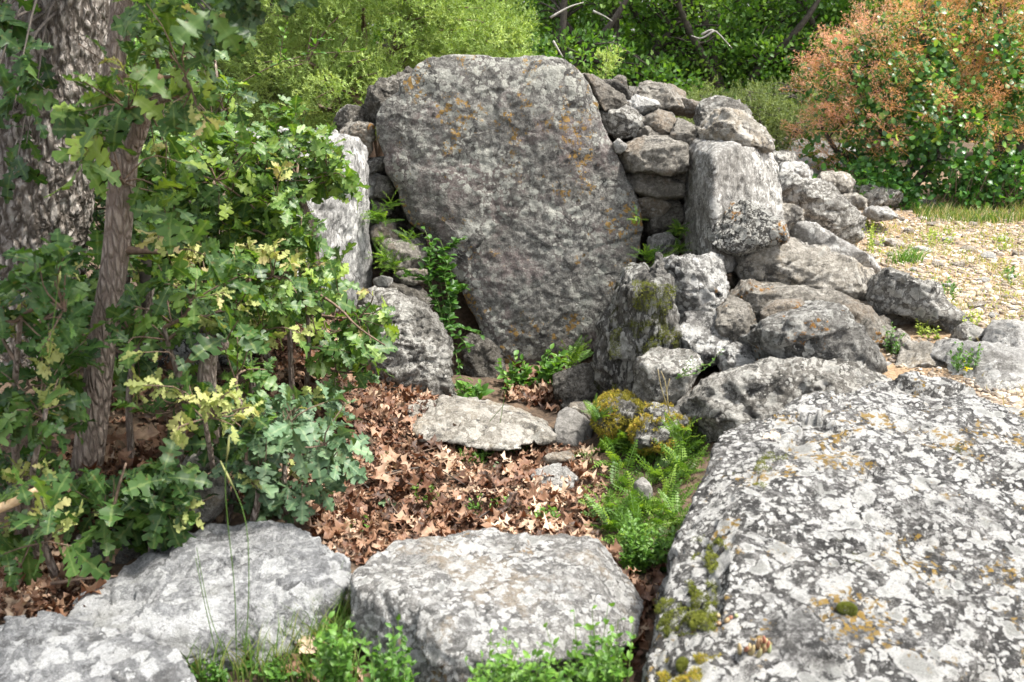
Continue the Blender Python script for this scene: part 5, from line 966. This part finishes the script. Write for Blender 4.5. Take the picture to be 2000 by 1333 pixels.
# keep apart
kept = []
for a in q:
    if all(np.hypot(*(a - b)) > 22 for b in kept): kept.append(a)
for i, a in enumerate(kept[:34]): fern(onground(a[0], a[1], .01), 17, .135, 200 + i, ('fern ' + ('at the back of the fern bed under the mossy stones' if a[1] < 925 else 'in the middle of the fern bed' if a[1] < 1000 else 'at the front of the fern bed') + (', beside the brown leaves' if a[0] < 1235 else ', against the lichened boulder')), 'ferns beside the lichened boulder', tone=(0, 1))
for i, (px, py, Y, L, nf, lab) in enumerate([(745, 430, 5.0, .11, 22, 'yellowing fern tuft in the left wall near the back slab'), (762, 402, 5.05, .09, 12, 'small dark fern at the top of the gap beside the back slab'), (750, 505, 4.86, .10, 24, 'fern tuft under the long block of the left wall'), (770, 520, 4.85, .11, 26, 'grassy fern tuft over the flat stone of the left wall'),
        (800, 470, 4.86, .09, 16, 'fern sprouting on top of the long block of the left wall'), (742, 470, 4.95, .07, 14, 'tiny fern between roundish stone and long block'), (1262, 505, 4.9, .11, 22, 'fern hanging in the gap right of the back slab'), (1290, 515, 4.95, .10, 20, 'fern below the lowest pale stone of the right wall'), (1326, 450, 5.0, .10, 22, 'fern beside the tall grey upright, low in the right wall'),
        (1325, 490, 4.98, .09, 18, 'mossy green fern at the very foot of the tall grey upright'), (1245, 430, 5.0, .06, 14, 'small bright fern on the right flank of the back slab'), (1118, 705, 4.75, .13, 16, 'dark upright fern at the lower right foot of the back slab'), (1165, 815, 3.75, .10, 16, 'fern growing left of the yellow mossy stone'), (1330, 855, 3.5, .12, 14, 'upright fern between the mossy stone and the lichened boulder')]):
    fern(at(px, py, Y), nf, L, 300 + i, lab, lean=(0, -.7, 0) if py < 560 else (0, -.2, .2))
# ---------------------------------------------------------------- herbs and climber
def herb(name, label, cat, pts, leaf, mat, seed, nleaf=9, stem_r=.0022, T=T_OVAL, group=None, stemmat='greenstem', tone=(0, 1), up=.8, whorl=.6):
    "several leafy shoots: pts is a list of polylines"
    rg = r_(seed); base = np.asarray(pts[0][0]); root = empty(name, base); tag(root, label, cat, group); A = Acc(); P_, D, N, S, R = [], [], [], [], []
    one = len(pts) <= 30
    for pl in pts:
        s_ = spline(pl, 9); A = Acc() if one else A; A.tube(s_, np.linspace(stem_r, stem_r * .5, 9), 4, False)
        if one: A.build('stem', M[stemmat], root, base)
        for i in range(nleaf):
            t = (i + 1) / nleaf; q = s_[min(8, int(t * 8))] + rg.normal(size=3) * .003; a = rg.random() * 6.28; ax = norm(s_[-1] - s_[0])
            P_.append(q); D.append(norm(np.array((math.cos(a), math.sin(a), rg.uniform(-.1, .9))) * whorl + ax * .35)); N.append(norm(np.array((0, -.2, up)) + rg.normal(size=3) * .35)); S.append(leaf * rg.uniform(.6, 1.15) * (1 - .3 * t)); R.append(rg.random() * .6 + .4 * t)
    if not one: A.build('stems', M[stemmat], root, base)['kind'] = 'stuff'
    R = tone[0] + (tone[1] - tone[0]) * np.array(R)
    instances('leaves', T, P_, D, N, S, R, M[mat], root, base)
def shoots(px, py, w, n, h, seed, Y=None, lean=(0, 0, 0)):
    if Y is not None:
        rg = r_(seed); out = []
        for i in range(n):
            b = at(px + rg.uniform(-w, w), py, Y + rg.uniform(-.05, .05)); b[2] = gz(b[0], b[1])[0]; hh = h * rg.uniform(.62, 1.08); q = b + (rg.normal() * hh * .13, rg.normal() * hh * .08, hh); out.append([b, (b + q) / 2 + rg.normal(size=3) * hh * .05, q])
        return out
    rg = r_(seed); out = []
    for i in range(n):
        b = onground(px + rg.uniform(-w, w), py + rg.uniform(-12, 12)) if Y is None else at(px + rg.uniform(-w, w), py, Y); hh = h * rg.uniform(.5, 1.1); e = b + (rg.normal() * hh * .25 + lean[0] * hh, rg.normal() * hh * .2 + lean[1] * hh, hh); out.append([b, (b + e) / 2 + rg.normal(size=3) * hh * .06, e])
    return out
herb('creeper', 'leafy green creeper climbing the left edge of the back slab', 'climbing plant', [[at(870, 640, 4.72), at(862, 560, 4.75), at(850, 500, 4.8), at(830, 450, 4.86)], [at(875, 640, 4.7), at(885, 570, 4.72), at(878, 520, 4.76), at(860, 470, 4.8)], [at(865, 620, 4.7), at(845, 560, 4.74), at(810, 540, 4.76), at(780, 545, 4.76)], [at(880, 600, 4.7), at(895, 570, 4.7), at(912, 560, 4.72)],
     [at(868, 650, 4.66), at(858, 600, 4.68), at(840, 560, 4.70), at(820, 500, 4.78)], [at(872, 640, 4.64), at(880, 600, 4.66), at(868, 540, 4.70), at(880, 500, 4.76)], [at(850, 500, 4.8), at(880, 480, 4.82), at(905, 465, 4.82)], [at(850, 540, 4.74), at(838, 510, 4.76), at(845, 470, 4.8)], [at(880, 560, 4.72), at(860, 530, 4.74), at(870, 500, 4.76)]], .052, 'herb', 1, 46, .002, tone=(0, .55), whorl=.9)
herb('creeper', 'darker creeper trailing over the shaded boulder at the left foot of the slab', 'climbing plant', [[at(870, 640, 4.6), at(900, 640, 4.55), at(940, 655, 4.55)], [at(872, 650, 4.6), at(890, 690, 4.5), at(900, 740, 4.45)], [at(875, 645, 4.6), at(905, 665, 4.52), at(915, 690, 4.5)]], .045, 'herb', 2, 20, tone=(0, .35), whorl=.9)
herb('herb', 'bright broad leaved herb at the left foot of the chamber, behind the paving slab', 'herb', shoots(915, 785, 22, 9, .10, 3), .07, 'herb', 3, 7, tone=(.2, .9))
herb('herb', 'bright nettle like herb growing at the middle foot of the back slab', 'herb', shoots(1035, 755, 45, 22, .16, 4), .062, 'herb', 4, 10, tone=(.2, 1))
herb('herb', 'small dark herb at the right foot of the back slab', 'herb', shoots(1110, 730, 20, 8, .12, 5), .05, 'fern', 5, 9)
herb('herb', 'soft feathery bright green plant between the front stone and lichened boulder', 'herb', shoots(1262, 1110, 44, 60, .13, 6), .024, 'herb', 6, 22, .0012, tone=(.3, 1))
herb('herb', 'small leaved green shoots left of the front stone at the bottom', 'herb', shoots(660, 1310, 30, 16, .23, 7, Y=2.12), .030, 'herb', 7, 34, .0015, tone=(.3, .9), group=None)
herb('herb', 'leafy shoots crossing the lower left corner of the front stone', 'herb', shoots(775, 1340, 50, 18, .26, 8, Y=2.03), .028, 'herb', 8, 34, .0015, tone=(.2, .8))
herb('herb', 'bed of bright leafy shoots along the bottom edge below the front stone', 'herb', shoots(1040, 1340, 130, 70, .25, 9, Y=1.98), .029, 'herb', 9, 34, .0015, tone=(.25, 1))
herb('herb', 'bright shoots at the bottom right corner of the front stone', 'herb', shoots(1185, 1340, 40, 22, .32, 10, Y=2.03), .028, 'herb', 10, 36, .0015, tone=(.25, 1))
herb('herb', 'ground herbs among the grass at the bottom left', 'herb', shoots(480, 1330, 130, 30, .05, 11), .024, 'herb', 11, 12, .0012, tone=(.1, .9))
herb('herb', 'spiky light green herb in front of the paving slab', 'herb', shoots(925, 895, 22, 16, .06, 12), .03, 'herb', 12, 12, .0012, T=T_TUFT, tone=(.3, .9))
for i, (px, py, w_, n_, lab) in enumerate([(960, 1000, 40, 14, 'thin green seedlings pushing through the brown leaves behind the front stone'), (830, 985, 22, 8, 'few green seedlings beside the fallen green oak leaf'), (1060, 1015, 30, 10, 'green seedlings on the litter near the ferns'), (760, 905, 16, 6, 'seedlings on the litter left of the paving slab'), (700, 1040, 20, 8, 'green sprigs between the ledge and the litter'), (1010, 880, 20, 8, 'green sprigs right of the fine grass tuft')]):
    herb('herb', lab, 'herb', shoots(px, py, w_, n_, .05, 600 + i), .022, 'herb', 600 + i, 9, .0011, T=T_TUFT if i % 2 else T_OVAL, tone=(.3, 1))
herb('white_flowered_plant', 'spindly plant with small white flower heads over the square block', 'flowering plant', [[at(1318, 740, 3.78), at(1350, 722, 3.76), at(1395, 708, 3.78)], [at(1322, 742, 3.78), at(1345, 715, 3.76), at(1352, 700, 3.76)], [at(1330, 736, 3.78), at(1375, 722, 3.78), at(1410, 682, 3.8)]], .02, 'herb', 13, 14, .0016, tone=(.4, .9))
rg = r_(14); q = np.vstack([at(1350, 710, 3.75) + rg.normal(size=(40, 3)) * (.022, .012, .010), at(1408, 684, 3.79) + rg.normal(size=(16, 3)) * .008]); root = bpy.data.objects['white_flowered_plant']
instances('flower', T_OVAL, q, rdirs(len(q), .4, rg), rdirs(len(q), 1, rg), .010, rg.random(len(q)), M['petal'], root, np.array(root.location))
A = Acc()
for c in ([(1306, 800, 3.62), (1292, 760, 3.62), (1285, 722, 3.62)], [(1306, 800, 3.62), (1300, 750, 3.62), (1291, 725, 3.62)], [(1300, 770, 3.62), (1308, 740, 3.62)]): A.tube(spline([at(*x) for x in c], 6), np.linspace(.0022, .0012, 6), 4)
o = A.build('dead_twig', M['straw']); tag(o, 'bleached forked stalk standing above the mossy stone', 'twig')
# yellow-leaved twig in front of the juniper
herb('shrub_shoot', 'thin leafy shoot with yellow green leaves crossing in front of the juniper', 'shrub', [[at(440, 180, 5.6), at(520, 135, 5.6), at(600, 108, 5.6), at(705, 100, 5.6)], [at(545, 125, 5.6), at(552, 80, 5.6), at(560, 50, 5.6)], [at(600, 108, 5.6), at(620, 80, 5.6), at(650, 78, 5.6)], [at(440, 180, 5.6), at(470, 260, 5.5), at(480, 420, 5.4)]], .045, 'herb', 15, 20, .003, stemmat='twig', tone=(.3, 1))

# ---------------------------------------------------------------- grasses
def blades(name, label, bases, h, mat, seed, cat='grass', kind=None, w=.0022, droop=.5, group=None, tone=(0, 1)):
    rg = r_(seed); V, Fc, R = [], [], []; k = 5
    for i, b in enumerate(bases):
        a = rg.random() * 6.28; hh = h * rg.uniform(.4, 1.1); dd = np.array((math.cos(a), math.sin(a), 0)) * hh * droop * rg.uniform(.3, 1.2); sd_ = np.array((-math.sin(a + 1), math.cos(a + 1), 0)) * w; off = len(V)
        for j in range(k):
            t = j / (k - 1); c = b + dd * t * t + (0, 0, hh * (t - .35 * droop * t * t)); ww = sd_ * (1 - t) ** .6; V += [c - ww, c + ww]
        for j in range(k - 1): Fc.append((off + 2 * j, off + 2 * j + 1, off + 2 * j + 3, off + 2 * j + 2))
        R += [tone[0] + (tone[1] - tone[0]) * rg.random()] * (2 * k)
    base = np.asarray(bases[0]); o = link(name, rawmesh(name, np.array(V) - base, np.array(Fc), M[mat], True, R), None, tuple(base)); tag(o, label, cat, group, kind); return o
rg = r_(20)
def gpts(poly, n):
    q = np.array([onground(a, b) for a, b in samp(poly, n, rg)]); k = (fbm(q * 2.3, 3, 21) > -.02) | (rg.random(n) < .3); return list(q[k])
blades('grass', 'green grass in the gap between the bluish ledge and the front stone', gpts([(300, 1340), (460, 1250), (600, 1200), (690, 1190), (700, 1340)], 2600), .15, 'grass', 1, kind='stuff', w=.0022)
blades('grass', 'short grass under the leafy shoots along the bottom', gpts([(700, 1330), (1250, 1320), (1250, 1400), (700, 1400)], 500), .07, 'grass', 2, kind='stuff', w=.0015)
blades('grass_tuft', 'fine blue green grass tuft in front of the paving slab', [onground(940 + rg.normal() * 16, 893 + rg.normal() * 4) for _ in range(110)], .12, 'grass', 3, 'grass tuft', droop=1.2, w=.0012, tone=(0, .5))
blades('grass_tuft', 'bright grass tuft on the gravel behind the heap', [onground(1770 + rg.normal() * 18, 512 + rg.normal() * 4) for _ in range(150)], .13, 'herb', 4, 'grass tuft', droop=.8, w=.003, tone=(.4, 1))
for i, (c, lab) in enumerate([([(425, 1290, 2.2), (400, 1180, 2.2), (382, 1090, 2.22)], 'tall grass stalk leaning left over the bluish ledge'), ([(462, 1285, 2.2), (458, 1150, 2.2), (440, 960, 2.2), (448, 850, 2.2)], 'tallest green grass stalk in front of the stump'), ([(478, 1290, 2.2), (486, 1150, 2.2), (478, 1010, 2.22), (430, 900, 2.25)], 'grass stalk bending left at its tip over the bluish ledge'),
        ([(440, 1280, 2.2), (410, 1200, 2.2), (384, 1070, 2.2)], 'short leaning grass stalk beside the tall ones'), ([(930, 890, 3.85), (945, 840, 3.85), (985, 790, 3.85)], 'thin green stalk in front of the paving slab, leaning right'), ([(960, 888, 3.85), (972, 850, 3.85), (992, 735, 3.85)], 'thin upright stalk before the paving slab'), ([(95, 700, 2.4), (108, 600, 2.4), (118, 530, 2.4)], 'green grass stalk with a seed head before the thick trunk')]):
    A = Acc(); s_ = spline([at(*x) for x in c], 12); A.tube(s_, np.linspace(.0017, .0009, 12), 4, False, .4); 
    if i in (1, 2, 6): A.tube(s_[-3:], [.001, .0035, .001], 5, True, .9)
    o = A.build('grass_stalk', M['grass'], None, s_[0]); o.location = tuple(s_[0]); tag(o, lab, 'grass stalk')

# ---------------------------------------------------------------- gravel field
rg = r_(30)
def icostone(seed):
    r = r_(seed); u = norm(np.array([(a, b, c) for a in (-1, 0, 1) for b in (-1, 0, 1) for c in (-1, 0, 1) if (a, b, c) != (0, 0, 0)], float)) * r.uniform(.8, 1.15, (26, 1)) * np.array((1, .75, .45)) * .5
    bm = bmesh.new(); [bm.verts.new(v) for v in u]; x = bmesh.ops.convex_hull(bm, input=bm.verts); d = [g for g in x['geom_interior'] if isinstance(g, bmesh.types.BMVert)]; bmesh.ops.delete(bm, geom=list(set(d)), context='VERTS'); bmesh.ops.triangulate(bm, faces=bm.faces); bm.verts.index_update()
    V = np.array([tuple(v.co) for v in bm.verts]); Fc = np.array([[v.index for v in f.verts] for f in bm.faces]); bm.free(); return V, Fc
T_ST = [icostone(k) for k in range(8)]
pg = [(1560, 460), (1680, 400), (1800, 410), (2040, 415), (2040, 800), (1930, 800), (1900, 700), (1860, 600), (1740, 530), (1690, 520)]
q = samp(pg, 9000, rg); P_ = np.array([onground(a, b) for a, b in q]); n = len(P_); sz = .009 + .050 * rg.random(n) ** 5 + .006 * (P_[:, 1] - 4) / 4
o = instances('gravel', T_ST, P_ + (0, 0, .002), rg.normal(size=(n, 3)) * (1, 1, .12), norm(rg.normal(size=(n, 3)) * .22 + (0, 0, 1)), sz, rg.random(n) ** .8, M['gravel']); o.data.polygons.foreach_set('use_smooth', np.zeros(len(o.data.polygons), bool)); tag(o, 'pale limestone gravel spread over the ground on the right', 'gravel', kind='stuff')
# bigger loose stones, each its own thing
q2 = samp([(1715, 650), (1800, 665), (1930, 650), (1960, 760), (1900, 800), (1800, 740), (1740, 710)], 900, rg); P2 = np.array([onground(a, b) for a, b in q2]); n = len(P2)
o = instances('gravel', T_ST, P2 + (0, 0, .002), rg.normal(size=(n, 3)) * (1, 1, .12), norm(rg.normal(size=(n, 3)) * .3 + (0, 0, 1)), .008 + .03 * rg.random(n) ** 4, rg.random(n) ** 1.2, M['gravel']); tag(o, 'sparse crumbs of stone on the brown soil between the heap and the white bedrock', 'gravel', kind='stuff')
names = ['near the right edge of the picture', 'behind the layered dark boulder', 'beside the hollow boulder', 'in front of the smoke bush']
src = []
for k in range(5):
    V, Fc = T_ST[k]; me, co = carve(V * .1, [tuple(f) for f in Fc], .004, 50 + k, .1, .9, 0, 1); base = np.array([0, 0, co[:, 2].min() * .5]); me.materials.clear(); me.materials.append(M['whitestone' if k % 2 else 'brownish']); me.polygons.foreach_set('use_smooth', np.ones(len(me.polygons), bool)); src.append(me)
GS = [(1745, 478, 1.6, 'long pale loose stone on the gravel right of the split white block'), (1800, 492, 1.2, 'flat pale stone on the gravel behind the bright grass tuft'), (1775, 455, .9, None), (1850, 470, .8, None), (1700, 505, .8, None), (1740, 500, .7, None), (1930, 505, 1.1, None), (1870, 520, .8, None), (1960, 470, .9, None), (1820, 440, .7, None),
      (1900, 440, .8, None), (1972, 545, .7, None), (1968, 585, .6, None), (1850, 560, .6, None), (1905, 600, .8, None), (1880, 575, .5, None), (1940, 620, .6, None), (1830, 520, .8, None), (1790, 530, .6, None), (1890, 490, .9, None), (1760, 430, .7, None), (1985, 610, .5, None), (1990, 500, .8, None), (1920, 550, .7, None), (1715, 480, .7, None)]
for i, (px, py, s, lab) in enumerate(GS):
    p_ = onground(px, py, .01); o = link('loose_stone', src[i % 5], None, tuple(p_)); o.rotation_euler = (rg.normal() * .15, rg.normal() * .15, rg.random() * 6.28); s *= 1.15; o.scale = (s, s, s * .8)
    tag(o, lab or ('loose limestone piece ' + ('high up on the gravel below the bush' if py < 460 else 'midway down the gravel' if py < 530 else 'on the lower gravel right of the hollow boulder') + (', near the heap' if px < 1800 else ', mid way across' if px < 1910 else ', near the right edge')), 'stone', 'loose stones on the gravel')
# plants of the gravel
rg = r_(31)
blades('grass', 'sparse dry yellow grass growing through the gravel', gpts(pg, 2500), .07, 'straw', 5, kind='stuff', w=.0026)
blades('grass', 'thin green grass sprinkled over the gravel', gpts([(1690, 440), (2040, 420), (2040, 700), (1870, 640), (1740, 530)], 3600), .04, 'yellowherb', 6, kind='stuff', w=.0032, droop=1)
blades('grass', 'dry grass fringe at the foot of the smoke bush', gpts([(1760, 395), (2040, 400), (2040, 440), (1800, 430)], 700), .12, 'straw', 7, kind='stuff', w=.003)
blades('grass', 'green grass fringe in front of the smoke bush suckers', gpts([(1760, 400), (2040, 405), (2040, 440), (1800, 435)], 2600), .10, 'grass', 8, kind='stuff', w=.004)
for i, (px, py, w_, n_, h_, lab) in enumerate([(1705, 490, 14, 16, .16, 'upright yellow green plant at the gravel edge behind the split block'), (1690, 450, 16, 14, .10, 'low yellow green plant left of the gravel'), (1835, 470, 34, 22, .07, 'flat yellow green mat on the gravel'), (1850, 580, 14, 10, .09, 'small green plant right of the hollow boulder'), (1975, 545, 12, 8, .06, 'little green plant at the right edge of the gravel'),
        (1885, 725, 24, 26, .10, 'clump of herbs in the crack of the white bedrock slab'), (1745, 690, 12, 14, .10, 'herbs growing below the right end of the heap'), (1810, 655, 20, 12, .05, 'herbs under the hollow boulder'), (1890, 650, 14, 12, .08, 'bushy herb beside the black and white stone'), (1960, 480, 20, 12, .05, 'scattered yellow herb far right on the gravel'), (1560, 400, 16, 10, .12, 'weed growing in the layered dark boulder'), (1705, 362, 10, 10, .08, 'weed on the low layered rock')]):
    herb('herb', lab, 'herb', shoots(px, py, w_, n_, h_, 400 + i), .022 if py > 430 else .035, 'yellowherb' if i not in (3, 4, 5, 6) else 'herb', 400 + i, 12, .0014, tone=(.1, .8), stemmat='greenstem')
rg = r_(33); q = np.array([onground(1880, 738, .04)] * 8) + rg.normal(size=(8, 3)) * .012; o = instances('yellow_flower', T_OVAL, q, rdirs(8, .3, rg), rdirs(8, 1, rg), .014, 1., ramp_mat('yellow_petal', [(0, (.7, .6, .02)), (1, (.8, .7, .03))], trans=.1), None, q[0]); o.location = tuple(q[0]); tag(o, 'tiny yellow flower in the crack of the white bedrock slab', 'flower')
